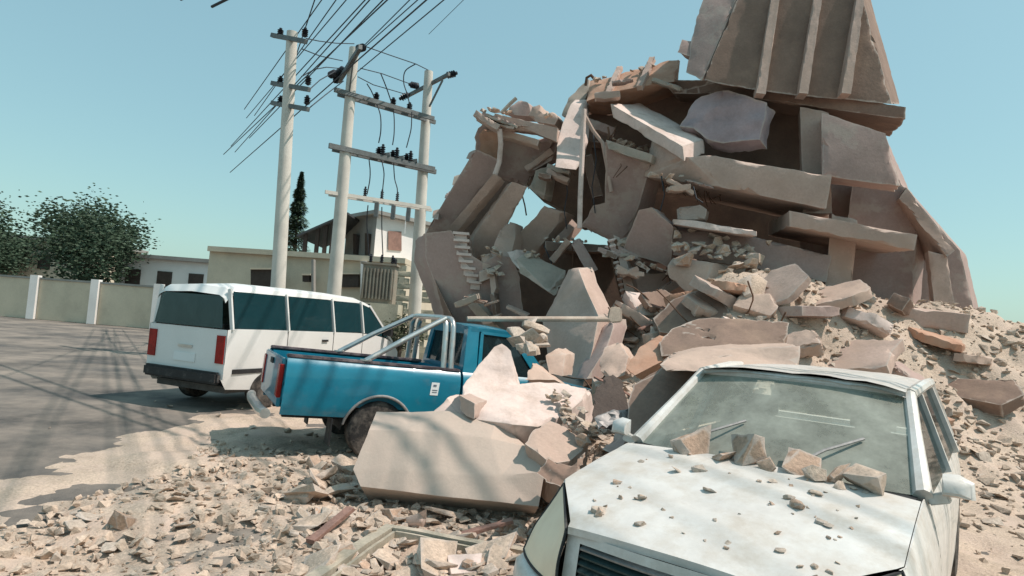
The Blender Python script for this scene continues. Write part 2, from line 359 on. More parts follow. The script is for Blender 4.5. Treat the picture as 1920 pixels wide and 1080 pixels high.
# right hand stack
Fl([(1222, 262, 12.0), (1290, 294, 11.3), (1330, 290, 11.2), (1420, 306, 10.9), (1560, 330, 10.6), (1550, 392, 10.6), (1355, 352, 11.1), (1208, 331, 12.1)], (.8, 2.9, .35), 'grey', chip=.09)
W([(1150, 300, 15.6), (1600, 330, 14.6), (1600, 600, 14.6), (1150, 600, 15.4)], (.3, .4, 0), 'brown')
W([(1164, 472, 12.05), (1198, 394, 11.55), (1222, 388, 11.4), (1262, 425, 11.36), (1258, 507, 11.72), (1235, 492, 11.77)], (.35, .5, 0), 'mauve')
Fl([(1255, 432, 11.7), (1262, 415, 12), (1400, 440, 11.3), (1560, 480, 10.9), (1550, 530, 10.8), (1400, 500, 11.2), (1260, 480, 11.6)], (.8, 2.2, .3), 'mauve')
slab('wall', [(1252, 498, 11.2), (1262, 483, 11.3), (1336, 492, 10.9), (1322, 540, 10.8), (1300, 562, 10.9), (1252, 522, 11.2)], (.75, .35, 0), 'pink', B, chip=.06)
slab('pillar', [(1185, 515, 12.6), (1250, 512, 12.5), (1248, 640, 12.2), (1188, 640, 12.3)], (.2, .5, 0), 'grey', B, chip=.03)
# top right tilted roof block and its continuation
W([(1300, 50, 12.3), (1318, 0, 12.5), (1345, -60, 12.8), (1420, -110, 12.4), (1372, 20, 12), (1316, 152, 11.8), (1286, 136, 12)], (.9, .9, .5), 'mauve')
W([(1420, -110, 12.38), (1590, -100, 11.7), (1672, 195, 11.1), (1500, 180, 11.4), (1356, 160, 11.7), (1318, 150, 11.78), (1374, 20, 11.98)], (.9, 1.2, .5), 'brown')
for x_ in (1410, 1490, 1570):
    slab('joist', [(x_+52, -100, 11.95-(x_-1410)*.0022), (x_+66, -99, 11.92-(x_-1410)*.0022), (x_+26, 176, 11.38-(x_-1410)*.0022), (x_+8, 174, 11.4-(x_-1410)*.0022)], (.05, .3, 0), 'grey', B, chip=.04)
slab('wall', [(1270, 98, 12.2), (1278, 73, 12.3), (1304, 76, 12.2), (1300, 108, 12.1)], (.3, .3, 0), 'mauve', B, chip=.05)
Fl([(1240, 150, 13), (1360, 150, 12.2), (1700, 200, 11.0), (1700, 224, 11.0), (1360, 178, 12.2), (1262, 175, 13)], (.8, 1.8, .3), 'brown')
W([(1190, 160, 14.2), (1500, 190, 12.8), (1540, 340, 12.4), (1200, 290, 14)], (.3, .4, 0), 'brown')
# continuation to the right
W([(1500, 190, 13.2), (1640, 230, 12.9), (1690, 345, 12.8), (1800, 470, 12.4), (1840, 640, 12.2), (1500, 640, 12.9)], (.5, .5, 0), 'mauve')
Cn([(1500, 200, 11.6), (1556, 210, 11.5), (1560, 400, 11.3), (1506, 400, 11.4)], (.2, .5, 0), 'grey')
W([(1540, 210, 10.9), (1660, 250, 10.6), (1690, 350, 10.5), (1540, 330, 10.7)], (.4, .8, .1), 'mauve')
Fl([(1480, 395, 10.6), (1720, 440, 10.1), (1715, 470, 10.1), (1480, 425, 10.6)], (.8, 2.8, .3), 'grey')
Cn([(1560, 400, 11), (1610, 410, 11), (1590, 600, 10.8), (1540, 600, 10.8)], (.2, .4, 0), 'grey')
Fl([(1560, 560, 10.4), (1820, 590, 9.8), (1815, 625, 9.8), (1560, 595, 10.4)], (.6, 2.4, .3), 'grey')
W([(1600, 330, 12.4), (1700, 352, 12), (1720, 430, 11.9), (1706, 640, 11.7), (1560, 640, 12)], (.5, .5, 0), 'mauve')
Cn([(1740, 470, 11.2), (1776, 478, 11.1), (1800, 640, 10.9), (1760, 640, 11)], (.2, .4, 0), 'grey')
Fl([(1700, 352, 11.8), (1790, 470, 11), (1776, 484, 11), (1686, 372, 11.8)], (.8, 2, .2), 'grey')

# stair flight seen side on in the left bay
bm = nb()
for k in range(8):
    t = k/7
    a = P(849+24*t*t*1+6*t, 436+13.2*k, 13.15); wd = (30-6*t)*13.4/F
    add_box(bm, a+V((wd/2, .25, 0)), (wd, .5, .055))
    add_box(bm, a+V((wd*.5, .28, -.09)), (wd*.72, .42, .12))
st = world_obj('staircase', bm, M['white'], B)
# dented ladder-like reinforcement hanging in the dark bay
bm = nb(); rn = []
for k in range(11):
    t = k/10; rn.append((P(1140+24*t, 452+104*t, 12.0), P(1154+20*t, 449+104*t, 12.0)))
add_tube(bm, [a for a, b in rn], .022, 6); add_tube(bm, [b for a, b in rn], .035, 6)
cage = world_obj('reinforcement_cage', bm, M['rebar'], B)
for a, b in rn:
    bm = nb(); add_tube(bm, [a, b], .03, 6); world_obj('stirrup', bm, M['white'], cage)
# sliver of wall right of it, brick stub, snapped slab edges down the left side
W([(1150, 440, 12.1), (1162, 446, 12.1), (1178, 500, 11.9), (1192, 556, 11.7), (1174, 556, 11.7), (1162, 500, 11.9)], (.15, .3, 0), 'grey', chip=.03)
slab('pillar', [(900, 478, 13.2), (918, 474, 13.2), (920, 500, 13.1), (904, 506, 13.1)], (.1, .25, 0), 'pink', B, chip=.05, L=.08)
slab('beam', [(896, 508, 13.1), (926, 500, 13.0), (930, 540, 12.9), (922, 560, 12.9), (918, 522, 13), (898, 530, 13)], (.1, .35, 0), 'pink', B, chip=.06, L=.08)
slab('beam', [(918, 552, 12.9), (926, 548, 12.9), (932, 600, 12.7), (926, 602, 12.7)], (.1, .3, 0), 'brown', B, chip=.04, L=.08)
slab('beam', [(868, 560, 12.95), (880, 552, 12.9), (960, 640, 12.4), (930, 640, 12.5)], (.1, .3, .05), 'green', B, chip=.05)
for k, (x_, y_, w_, h_) in enumerate(((815, 404, 6, 9), (840, 366, 9, 6), (853, 342, 5, 12), (884, 292, 10, 8))):
    q = [(x_-w_, y_+5, 14.3+k*.18), (x_-w_*.4, y_-h_, 14.4+k*.18), (x_+10, y_-h_-4, 14.4+k*.18), (x_+6, y_+8, 14.2+k*.18)]
    slab('slab_edge', q, (.1, .5, .1), ['grey', 'mauve', 'green'][k % 3], B, chip=.1, L=.1)
for k, (x_, y_, l_, an, d_, mt) in enumerate(((1010, 300, 60, -35, 13.5, 'grey'), (1120, 235, 70, 20, 13.4, 'mauve'), (1110, 330, 80, 75, 13.3, 'brown'), (1180, 300, 70, 12, 12.7, 'grey'), (1245, 545, 70, -30, 12.2, 'grey'), (1095, 480, 70, 60, 12.8, 'mauve'), (1050, 470, 50, -50, 13, 'grey'), (1205, 480, 60, 35, 12.6, 'mauve'))):
    c_, s__ = cos(radians(an)), sin(radians(an)); h_ = 6+k % 3*2
    slab('beam', [(x_-c_*l_/2-s__*-h_, y_-s__*l_/2-c_*h_, d_), (x_+c_*l_/2-s__*-h_, y_+s__*l_/2-c_*h_, d_-.2), (x_+c_*l_/2+s__*-h_, y_+s__*l_/2+c_*h_, d_-.2), (x_-c_*l_/2+s__*-h_, y_-s__*l_/2+c_*h_, d_)], (.05, .3, .03), mt, B, chip=.06, L=.1)
# rebars and dangling strips poking out
def rebar(pts, r=.012, mat='rebar', name='rebar'):
    bm = nb(); add_tube(bm, [P(*p) for p in pts], r, 6); return world_obj(name, bm, M[mat], B)
rebar([(978, 362, 13.8), (984, 385, 13.8), (987, 404, 13.8)], .018)
rebar([(940, 212, 13.2), (955, 196, 13.2), (968, 184, 13.2)], .04, 'green', 'pipe')
rebar([(1098, 160, 13.9), (1100, 146, 13.9), (1108, 141, 13.9), (1116, 150, 13.9)], .035)
rebar([(1156, 236, 12.6), (1150, 250, 12.6), (1140, 262, 12.6)], .015)
rebar([(1137, 268, 12.5), (1142, 250, 12.5), (1140, 238, 12.5)], .02)
rebar([(1073, 455, 13), (1074, 480, 13), (1073, 500, 13)], .012)
rnd = random.Random(5)
for k in range(26):
    px = rnd.choice([1005, 1060, 1230, 1290, 1340, 1262, 1180]); py = {1180: 300, 1005: 330, 1060: 300, 1230: 330, 1290: 345, 1340: 355, 1262: 500}[px]
    a = (px+rnd.uniform(-20, 20), py, 12.2 if px > 1100 else 13.9)
    rebar([a, (a[0]+rnd.uniform(-8, 8), a[1]+rnd.uniform(8, 16), a[2]-.05), (a[0]+rnd.uniform(-18, 18), a[1]+rnd.uniform(18, 34), a[2]-.1)], .009)

for pts in ([(1060, 330, 13.3), (1064, 360, 13.2), (1058, 395, 13.2), (1063, 430, 13.2)], [(1112, 250, 12.9), (1118, 300, 12.7), (1110, 350, 12.7), (1116, 400, 12.7)], [(1240, 330, 11.8), (1246, 365, 11.7), (1238, 395, 11.7)], [(1300, 350, 11.1), (1306, 372, 11.0), (1318, 380, 11.0)], [(1020, 460, 13.3), (1034, 492, 13.1), (1030, 520, 13)], [(905, 300, 14.4), (900, 335, 14.2), (906, 372, 14.1)]):
    rebar(pts, .012, 'wire', 'cable')
# ------------------------------------------------------------------ loose slabs on and below the building: things of their own
def T(o, label, cat, group=None): return tag(o, label, cat, group)
pz = empty('parapet_slab', P(1190, 195, 13.3), 'peach painted roof slab with two ribs lying across the top of the collapsed building', 'slab')
def lead(pts, e): return [P(*p)+V(e) for p in pts]
r1 = [P(*p) for p in [(1099, 190, 13.2), (1145, 173, 13), (1198, 163, 12.8), (1264, 153, 12.6)]]
r2 = [P(*p) for p in [(1108, 151, 13.9), (1160, 139, 13.7), (1215, 124, 13.5), (1276, 108, 13.3)]]
r0_ = [P(*p) for p in [(1101, 196, 13.9), (1150, 199, 13.7), (1200, 186, 13.5), (1270, 162, 13.3)]]
e = V((.15, .7, .03))
ring = [[r0_[i], r1[i], r2[i], r2[i]+e, r0_[i]+e] for i in range(4)]
bm = nb(); add_poly(bm, ring); rough(bm, .14, .015, .07, 2.2, 3.3); world_obj('slab_body', bm, M['peach'], pz)
for a, b in (((1141, 176, 12.95), (1163, 126, 13.75)), ((1199, 165, 12.75), (1224, 110, 13.5))):
    bm = nb(); add_bar(bm, P(*a), P(*b), .13, .12); rough(bm, .1, .012, .05, 3, a[0]); world_obj('rib', bm, M['grey'], pz)
s_ = [[(1145, 195, 12.6), (1200, 193, 13.4), (1206, 214, 13.4), (1150, 220, 12.6)], [(1215, 236, 11.9), (1262, 226, 12.7), (1266, 252, 12.7), (1218, 262, 11.9)], [(1280, 274, 11.3), (1320, 261, 12), (1321, 288, 12), (1283, 302, 11.3)]]
T(loft_slab('concrete_beam', s_, 'white', chip=.045), 'long pale concrete beam sloping down to the right below the ribbed peach slab', 'beam')
T(slab('hanging_slab', [(1070, 195, 13.5), (1094, 194, 13.5), (1096, 255, 12.95), (1090, 300, 12.5), (1080, 318, 12.3), (1040, 314, 12.35), (1041, 296, 12.5), (1047, 252, 13.0), (1060, 218, 13.3)], (.12, .25, .2), 'white', chip=.03), 'narrow whitewashed slab hanging upright at the top centre of the ruin', 'slab')
bm = nb(); add_prism(bm, [P(*p) for p in [(1040, 296, 12.65), (1078, 300, 12.55), (1074, 318, 12.65), (1042, 314, 12.75)]], (.1, .3, -.05)); rough(bm, .12, .012, .05, 3, 8.8)
T(slab('wall_panel', [(1272, 237, 12.1), (1288, 205, 12.2), (1302, 186, 12.2), (1356, 166, 12), (1440, 190, 11.5), (1425, 262, 11.4), (1356, 268, 11.8), (1325, 262, 11.9), (1300, 240, 12)], (.25, .25, -.1), 'lav', chip=.03, amp=.06, freq=1.3), 'lavender grey wall panel wedged beneath the tilted roof block at the right', 'wall panel')
bm.free()
# small wedges along the skyline of the left part
sky_lumps = [
    ('mauve', [(946, 212, 14.5), (958, 196, 14.5), (972, 186, 14.5), (990, 192, 14.4), (1000, 218, 14.4), (970, 216, 14.4)], 'grey wedge shaped fragment with a pipe behind it on the left skyline of the ruin'),
    ('pink', [(990, 216, 14.3), (998, 200, 14.3), (1012, 196, 14.3), (1018, 212, 14.2), (1036, 208, 14.2), (1046, 222, 14.1), (1040, 234, 14.1), (1005, 228, 14.2)], 'jagged pinkish fragment right of the grey wedge on the left skyline of the ruin'),
    ('green', [(1052, 216, 14.1), (1066, 184, 14.2), (1090, 160, 14.3), (1104, 148, 14.3), (1106, 168, 14.2), (1092, 196, 14), (1068, 222, 14)], 'grey green broken slab rising to the left end of the ribbed peach slab'),
    ('mauve', [(900, 244, 14.8), (910, 226, 14.9), (930, 212, 14.8), (944, 222, 14.7), (934, 244, 14.7)], 'grey lump at the upper left corner of the ruin')]
for mt, pts, lb in sky_lumps: T(slab('broken_slab', pts, (.25, .6, .05), mt, chip=.1, L=.12), lb, 'slab')
# pieces hanging in the middle
T(slab('broken_slab', [(1000, 262, 13.6), (1040, 254, 13.5), (1046, 268, 13.5), (1035, 300, 13.4), (1003, 318, 13.5), (992, 322, 13.6), (995, 300, 13.7)], (.2, .35, .1), 'mauve', chip=.07), 'dark grey slab fragment left of the narrow whitewashed hanging slab', 'slab')
T(slab('broken_slab', [(1003, 318, 13.5), (1028, 312, 13.4), (1022, 366, 13.4), (1018, 376, 13.5), (988, 352, 13.6)], (.2, .3, .05), 'green', chip=.07), 'pale grey wall scrap above the four sided sky gap in the ruin', 'slab')
T(slab('concrete_block', [(936, 430, 13.3), (950, 414, 13.4), (965, 418, 13.4), (966, 446, 13.3), (960, 470, 13.2), (944, 500, 13.1), (922, 498, 13.2), (921, 476, 13.3), (928, 448, 13.3)], (.2, .4, 0), 'grey', chip=.1, L=.1), 'rough grey lump standing in the left sky gap of the ruin', 'rubble')
T(slab('broken_slab', [(950, 472, 12.9), (968, 468, 13), (983, 471, 13.2), (984, 486, 13), (998, 500, 12.7), (990, 508, 12.6), (974, 506, 12.6), (960, 490, 12.7)], (.2, .4, .05), 'white', chip=.06, L=.1), 'bright white broken slab end above the grey green beam', 'slab')
T(loft_slab('concrete_beam', [[(968, 486, 12.7), (990, 470, 13.1), (1000, 500, 13.1), (975, 512, 12.6)], [(1030, 548, 12.2), (1062, 506, 12.8), (1062, 528, 12.8), (1040, 556, 12.2)]], 'green', chip=.07), 'grey green broken beam slanting down to the right across the dark opening', 'beam')
T(slab('leaning_slab', [(1066, 506, 11.6), (1018, 604, 10.9), (1036, 730, 10.3), (1092, 726, 9.5), (1112, 650, 9.8), (1122, 592, 10.1), (1098, 540, 10.5), (1084, 500, 11.0)], (.32, .5, .06), 'grey', chip=.04), 'tall grey slab leaning on edge behind the cab of the blue pickup', 'slab')
T(slab('broken_slab', [(1128, 612, 10.2), (1148, 596, 10.0), (1150, 612, 9.9), (1138, 650, 9.6), (1100, 710, 9.2), (1072, 716, 9.6)], (.3, .4, .0), 'mauve', chip=.05), 'mauve wall strip lying against the right side of the tall leaning slab', 'slab')
# rubble on the ledge at the right (broken ceiling slabs)
T(slab('broken_slab', [(1268, 388, 11.5), (1312, 384, 11.4), (1326, 392, 11.3), (1322, 412, 11.2), (1270, 412, 11.4)], (.2, .5, .05), 'grey', chip=.06, L=.12), 'grey box shaped fragment on the rubble ledge under the dark gap', 'slab')
T(slab('broken_slab', [(1262, 411, 11.2), (1300, 413, 11.1), (1360, 424, 10.9), (1420, 432, 10.7), (1420, 444, 10.7), (1350, 434, 10.9), (1264, 420, 11.2)], (.1, .5, .05), 'white', chip=.04, L=.12), 'thin pale slab lying flat on the rubble ledge at the right', 'slab')
rnd = random.Random(30)
for k in range(18):
    px = rnd.uniform(1142, 1228); p = P(px, 262+(px-1142)*.3+rnd.uniform(-6, 3), 12.75)
    lump('rubble_lump', p, rnd.uniform(.08, .2), 'lump lying on the narrow ledge under the sloping pale beam', 'rubble', 'rubble on the ledge under the pale beam', rnd)
rnd = random.Random(28)      # thin broken layers and stubs wedged between the big pieces
for k in range(34):
    zx = rnd.choice([(905, 1040, 222, 250, 12.9), (1205, 1350, 335, 352, 11.3), (1160, 1260, 480, 512, 11.4), (1010, 1130, 455, 475, 12.7), (860, 985, 560, 600, 12.3), (1100, 1260, 150, 200, 12.6), (1140, 1230, 440, 480, 12.0), (1000, 1090, 300, 330, 12.9)])
    x_, y_ = rnd.uniform(zx[0], zx[1]), rnd.uniform(zx[2], zx[3]); l_ = rnd.uniform(12, 34); h_ = rnd.uniform(2, 6); an = rnd.uniform(-.5, .7)
    c_, s__ = cos(an), sin(an)
    slab('broken_stub', [(x_-c_*l_+s__*h_, y_-s__*l_-c_*h_, zx[4]), (x_+c_*l_+s__*h_, y_+s__*l_-c_*h_, zx[4]-.1), (x_+c_*l_-s__*h_, y_+s__*l_+c_*h_, zx[4]-.1), (x_+rnd.uniform(-6, 6), y_+c_*h_*1.6, zx[4]-.05), (x_-c_*l_-s__*h_, y_-s__*l_+c_*h_, zx[4])], (.05, rnd.uniform(.2, .5), .04), rnd.choice(['grey', 'mauve', 'green', 'pink', 'brown']), B, chip=.08, L=.09, amp=.01)
rnd = random.Random(27)
for k in range(40):
    zx = rnd.choice([(905, 1045, 205, 215, 13.0), (1215, 1345, 328, 338, 11.2), (1022, 1136, 446, 452, 12.9), (1165, 1262, 478, 512, 11.4), (1110, 1300, 110, 155, 12.9)])
    t = rnd.random(); p = P(zx[0]+(zx[1]-zx[0])*t, zx[2]+(zx[3]-zx[2])*t+rnd.uniform(-3, 3), zx[4]+rnd.uniform(0, .25)) if zx[0] != 1110 else P(1110+170*t, 151-42*t, 13.6-.5*t)
    lump('rubble_lump', p, rnd.uniform(.06, .2), 'small lump resting on a broken edge of the ruin', 'rubble', 'lumps resting on the broken edges of the ruin', rnd)
rnd = random.Random(29)
for k in range(22):
    t = rnd.random(); p = P(892+150*t+rnd.uniform(-8, 8), 470+30*t*rnd.random()+rnd.uniform(-14, 40), 12.9)
    lump('rubble_lump', p, rnd.uniform(.1, .26), 'rubble lump caught in the broken wall beside the stair flight', 'rubble', 'rubble caught beside the stair flight', rnd)
rnd = random.Random(31)
for k in range(46):
    px = rnd.uniform(1258, 1440); t = rnd.random(); py = 425+t*62+(px-1258)*.12
    p = P(px, py, 11.6-.55*t-(px-1258)*.003)
    lump('rubble_lump', p, rnd.uniform(.12, .36), 'concrete lump spilling off the broken ledge at the right of the ruin', 'rubble', 'rubble spilling off the ledge of the ruin', rnd)
# fallen lamp post lying across
lp = empty('fallen_lamp_post', P(1020, 600, 8.6), 'thin pale post with a lamp head, lying level across the rubble behind the pickup cab', 'lamp post')
bm = nb(); add_tube(bm, [P(876, 598, 8.3), P(1146, 598.5, 8.9)], [.036, .042], 10); world_obj('post', bm, M['bar'], lp)
bm = nb(); add_prism(bm, [P(*p) for p in [(1142, 578, 8.85), (1150, 574, 8.87), (1166, 577, 8.9), (1167, 604, 8.9), (1146, 606, 8.85), (1138, 600, 8.84)]], (.02, .12, 0)); bmesh.ops.bevel(bm, geom=bm.edges[:], offset=.02, segments=2, affect='EDGES'); world_obj('lamp_head', bm, M['bar'], lp)
# dangling pipes
def pipe(label, pts, r, mat='bar', name='dangling_pipe'):
    bm = nb(); add_tube(bm, [P(*p) for p in pts], r, 8); T(world_obj(name, bm, M[mat]), label, 'pipe')
pipe('long white pipe dangling straight down from the top centre of the ruin', [(1095, 205, 12.2), (1091, 300, 12.15), (1088, 370, 12.1), (1087, 428, 12.1)], .05, 'white')
pipe('bent pale pipe curving down right of the long white pipe', [(1095, 214, 12.5), (1112, 245, 12.5), (1130, 268, 12.45), (1138, 310, 12.4), (1146, 360, 12.35)], .04, 'grey')
pipe('short pinkish pipe dangling at the upper left of the ruin', [(937, 242, 12.95), (939, 270, 13.0), (936, 305, 13.1), (928, 328, 13.15)], .055, 'white')

# ------------------------------------------------------------------ big slabs in the foreground
fb_ = [(672, 922), (760, 930), (840, 940), (925, 948), (1008, 956)]
def row(pts, d0, d1): 
    n = len(pts); return [P(p[0], p[1], d0+(d1-d0)*i/(n-1)) for i, p in enumerate(pts)]
rows = [row([(692, 940), (765, 948), (840, 955), (920, 961), (1000, 968)], 5.52, 5.35),
        row([(676, 912), (760, 922), (840, 932), (925, 940), (1010, 950)], 5.2, 4.95),
        row([(662, 880), (740, 880), (850, 890), (940, 892), (1022, 884)], 5.32, 5.1),
        row([(692, 806), (760, 808), (840, 812), (920, 822), (988, 838)], 5.62, 5.45),
        row([(706, 772), (770, 772), (838, 770), (930, 788), (984, 834)], 6.1, 5.62),
        row([(720, 800), (780, 800), (840, 800), (930, 820), (1000, 880)], 6.3, 5.9),
        row([(716, 900), (780, 905), (850, 910), (930, 910), (1010, 920)], 6.2, 5.7)]
bm = nb(); add_poly(bm, [[r[i] for r in rows] for i in range(5)]); rough(bm, .04, .0012, .007, 4, 2.2)
T(world_obj('concrete_block', bm, M['block'], smooth=16), 'huge pale concrete block crossed by slanting cable shadows lying before the rear wheel of the pickup', 'concrete block')  # slanting lines are shadows of the overhead cables, the face has no grooves
# second slab leaning on the truck door
w2 = [[(862, 742, 6.05), (868, 722, 6.2), (900, 683, 6.45), (928, 648, 6.6), (940, 645, 6.65), (950, 652, 6.65), (972, 712, 6.5)],
      [(860, 775, 5.95), (878, 782, 5.95), (910, 790, 5.9), (930, 800, 5.85), (950, 802, 5.8), (965, 806, 5.8), (985, 800, 5.85)]]
s2 = [(860, 742, 6.0), (868, 724, 6.15), (898, 684, 6.4), (926, 650, 6.6), (941, 644, 6.65), (958, 658, 6.6), (966, 690, 6.5), (974, 716, 6.45), (1050, 718, 6.5), (1108, 726, 6.5), (1090, 752, 6.2), (1062, 776, 5.95), (1010, 800, 5.65), (962, 796, 5.6), (890, 786, 5.75), (888, 760, 5.9)]
bm = nb(); add_prism(bm, [P(*p) for p in s2], (.12, .25, -.35)); rough(bm, .07, .012, .05, 3.2, 4.4)
T(world_obj('fallen_slab', bm, M['white'], smooth=30), 'large pale slab with a raised tip leaning against the door of the blue pickup', 'slab')
bm = nb(); add_prism(bm, [P(*p) for p in [(860, 740, 5.86), (890, 756, 5.72), (889, 786, 5.68), (874, 780, 5.74), (862, 768, 5.82)]], (.1, .25, 0)); rough(bm, .06, .006, .02, 4, 6)
T(world_obj('concrete_block', bm, M['grey'], smooth=30), 'small grey broken block under the left edge of the slab leaning on the pickup', 'concrete block')
bm = nb(); add_prism(bm, [P(*p) for p in [(808, 776, 6.2), (838, 744, 6.3), (866, 782, 6.2), (850, 830, 6.0), (800, 830, 6.0)]], (.1, .3, 0)); rough(bm, .08, .008, .03, 4, 7)
T(world_obj('concrete_block', bm, M['white'], smooth=30), 'pointed pale block tip poking up behind the huge pale block', 'concrete block')
bm = nb(); add_prism(bm, [P(*p) for p in [(984, 832, 5.3), (1000, 806, 5.5), (1030, 788, 5.7), (1064, 802, 5.65), (1102, 828, 5.5), (1090, 846, 5.35), (1068, 864, 5.2), (1045, 868, 5.1), (1024, 862, 5.1), (1010, 850, 5.15)]], (.05, .2, -.4)); rough(bm, .06, .008, .03, 4, 9)
T(world_obj('fallen_slab', bm, M['pink'], smooth=30), 'small flat pinkish slab between the huge pale block and the white car', 'slab')
bm = nb(); add_poly(bm, [[P(*p) for p in r] for r in ([(1006, 886, 4.75), (1024, 862, 4.95), (1030, 856, 5.0)], [(1026, 904, 4.65), (1040, 880, 4.85), (1044, 872, 4.95)], [(1052, 912, 4.6), (1066, 894, 4.8), (1072, 874, 4.95)], [(1078, 894, 4.72), (1094, 866, 4.98), (1098, 846, 5.15)])]); rough(bm, .05, .02, .03, 5, 10)
T(world_obj('torn_panel', bm, M['brown'], smooth=30), 'torn dark brown panel curled at the right end of the huge pale block', 'panel')
bm = nb(); add_prism(bm, [P(*p) for p in [(984, 712, 6.9), (996, 676, 7.2), (1040, 712, 7.0)]], (.2, .3, -.1)); rough(bm, .08, .01, .04, 4, 12)
T(world_obj('concrete_block', bm, M['pink'], smooth=30), 'wedge of pinkish concrete on the bonnet side of the pickup', 'concrete block')
bm = nb(); add_prism(bm, [P(*p) for p in [(1022, 666, 7.5), (1042, 652, 7.7), (1060, 664, 7.5), (1054, 706, 7.3), (1030, 700, 7.3)]], (.15, .3, 0)); rough(bm, .08, .008, .03, 4, 13)
T(world_obj('concrete_block', bm, M['pink'], smooth=30), 'upright pinkish cube of masonry at the foot of the tall leaning slab', 'concrete block')
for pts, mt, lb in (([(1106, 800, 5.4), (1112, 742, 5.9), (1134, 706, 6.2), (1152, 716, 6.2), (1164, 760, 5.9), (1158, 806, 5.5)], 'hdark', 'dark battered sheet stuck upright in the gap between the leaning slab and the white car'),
                    ([(1112, 782, 5.25), (1166, 770, 5.35), (1170, 792, 5.25), (1120, 808, 5.1)], 'steel', 'grey twisted plate at the bottom of the gap left of the white car'),
                    ([(1128, 842, 5.0), (1180, 786, 5.3), (1200, 800, 5.2), (1150, 850, 4.9)], 'mauve', 'mauve broken strip running up the gap beside the bonnet of the white car')):
    bm = nb(); add_prism(bm, [P(*p) for p in pts], (.1, .12, .02)); rough(bm, .07, .03, .03, 4, pts[0][0])
    T(world_obj('torn_panel', bm, M[mt], smooth=30), lb, 'panel')
# slabs round the white car
roof_sl = [(1238, 684, 4.9), (1252, 672, 5.05), (1296, 660, 5.2), (1360, 653, 5.2), (1500, 650, 5.0), (1500, 690, 4.8), (1330, 692, 4.75), (1300, 696, 4.75), (1246, 697, 4.8)]
bm = nb(); add_prism(bm, [P(*p) for p in roof_sl], (.25, .8, .02)); rough(bm, .08, .01, .04, 4, 14)
T(world_obj('fallen_slab', bm, M['pink'], smooth=30), 'thick pinkish slab lying across the roof of the white car', 'slab')
bm = nb(); add_prism(bm, [P(*p) for p in [(1176, 756, 5.3), (1188, 722, 5.5), (1240, 686, 5.6), (1310, 690, 5.5), (1262, 760, 5.1), (1212, 830, 4.8), (1176, 822, 5)]], (.3, .5, .05)); rough(bm, .09, .012, .05, 4, 15)
T(world_obj('fallen_slab', bm, M['brown'], smooth=30), 'brown slab tilted on edge beside the windscreen pillar of the white car', 'slab')
bm = nb(); add_prism(bm, [P(*p) for p in [(1236, 642, 6.8), (1262, 614, 7.1), (1310, 598, 7.2), (1360, 594, 7.1), (1480, 605, 6.8), (1470, 665, 6.3), (1355, 656, 6.4), (1290, 664, 6.5), (1240, 668, 6.6)]], (.3, .7, -.15)); rough(bm, .1, .014, .06, 3, 16)
T(world_obj('fallen_slab', bm, M['brown'], smooth=30), 'dark brown slab with a curved upper edge above the slab on the car roof', 'slab')
bm = nb(); add_prism(bm, [P(*p) for p in [(1172, 690, 6.6), (1200, 650, 6.9), (1236, 628, 7.1), (1256, 634, 7), (1244, 676, 6.6), (1190, 704, 6.3)]], (.25, .5, -.1)); rough(bm, .09, .014, .06, 4, 17)
T(world_obj('broken_slab', bm, M['peach'], smooth=30), 'round edged tan slab halfway up the rubble slope left of the dark brown slab', 'slab')
bm = nb(); add_prism(bm, [P(*p) for p in [(1120, 690, 7.2), (1132, 652, 7.5), (1160, 640, 7.6), (1178, 668, 7.2), (1172, 704, 6.9), (1140, 712, 6.9)]], (.2, .5, -.05)); rough(bm, .09, .02, .06, 4, 18)
T(world_obj('broken_slab', bm, M['pink'], smooth=30), 'lumpy tan block on the rubble slope between pickup and white car', 'slab')

# ------------------------------------------------------------------ blue pickup
A0 = G(697, 862)
TY = radians(28)
truck_o = A0 - Matrix.Rotation(TY, 3, 'Z') @ V((0, -.72, 0))
TR = empty('pickup_truck', truck_o, 'teal blue single cab pickup with steel roll bars, half buried under fallen slabs', 'pickup truck', rot=(0, radians(3.0), TY))
def tp(name, bm, mat, parent=TR, smooth=35): return local_obj(name, bm, M[mat], parent, smooth)
PROF = [(.40, .745), (.47, .765), (.56, .79), (.74, .805), (.90, .80), (1.0, .785), (1.05, .765), (1.08, .735)]
def hw(z):
    if z <= PROF[0][0]: return PROF[0][1]
    for (a, b), (c, d) in zip(PROF[:-1], PROF[1:]):
        if z <= c: return b + (d-b)*(z-a)/(c-a)
    return PROF[-1][1]
def side(bm, x0, x1, zb, zt, sgn, arch=None, R=.40, za=.33, nz=14, off=0, step=.05, thick=.03):
    xs = [x0 + (x1-x0)*i/max(1, round((x1-x0)/step)) for i in range(round((x1-x0)/step)+1)]
    if arch is not None:
        xs += [arch + R*cos(pi*k/18) for k in range(19)]; xs = sorted(x for x in set(round(q, 4) for q in xs) if x0-1e-6 <= x <= x1+1e-6)
    def low(x):
        if arch is not None and abs(x-arch) < R: return max(zb, za + sqrt(max(0, R*R-(x-arch)**2)))
        return zb
    zf = zt if callable(zt) else (lambda x: zt)
    rows = []
    for x in xs:
        l = low(x); rows.append([V((x, sgn*(hw(l+(zf(x)-l)*k/nz)+off), l+(zf(x)-l)*k/nz)) for k in range(nz+1)])
    a = add_poly(bm, rows, closed=False)
    inner = [[V((p.x, p.y-sgn*thick, p.z)) for p in r] for r in rows]
    b = add_poly(bm, inner, closed=False)
    for R1, R2 in ((a, b),):
        for i in range(len(R1)-1):
            for k in (0, -1):
                bm.faces.new((R1[i][k], R1[i+1][k], R2[i+1][k], R2[i][k]))
        for i in (0, -1):
            for k in range(nz): bm.faces.new((R1[i][k], R1[i][k+1], R2[i][k+1], R2[i][k]))
XR, XF = 0.0, 2.65
bm = nb()
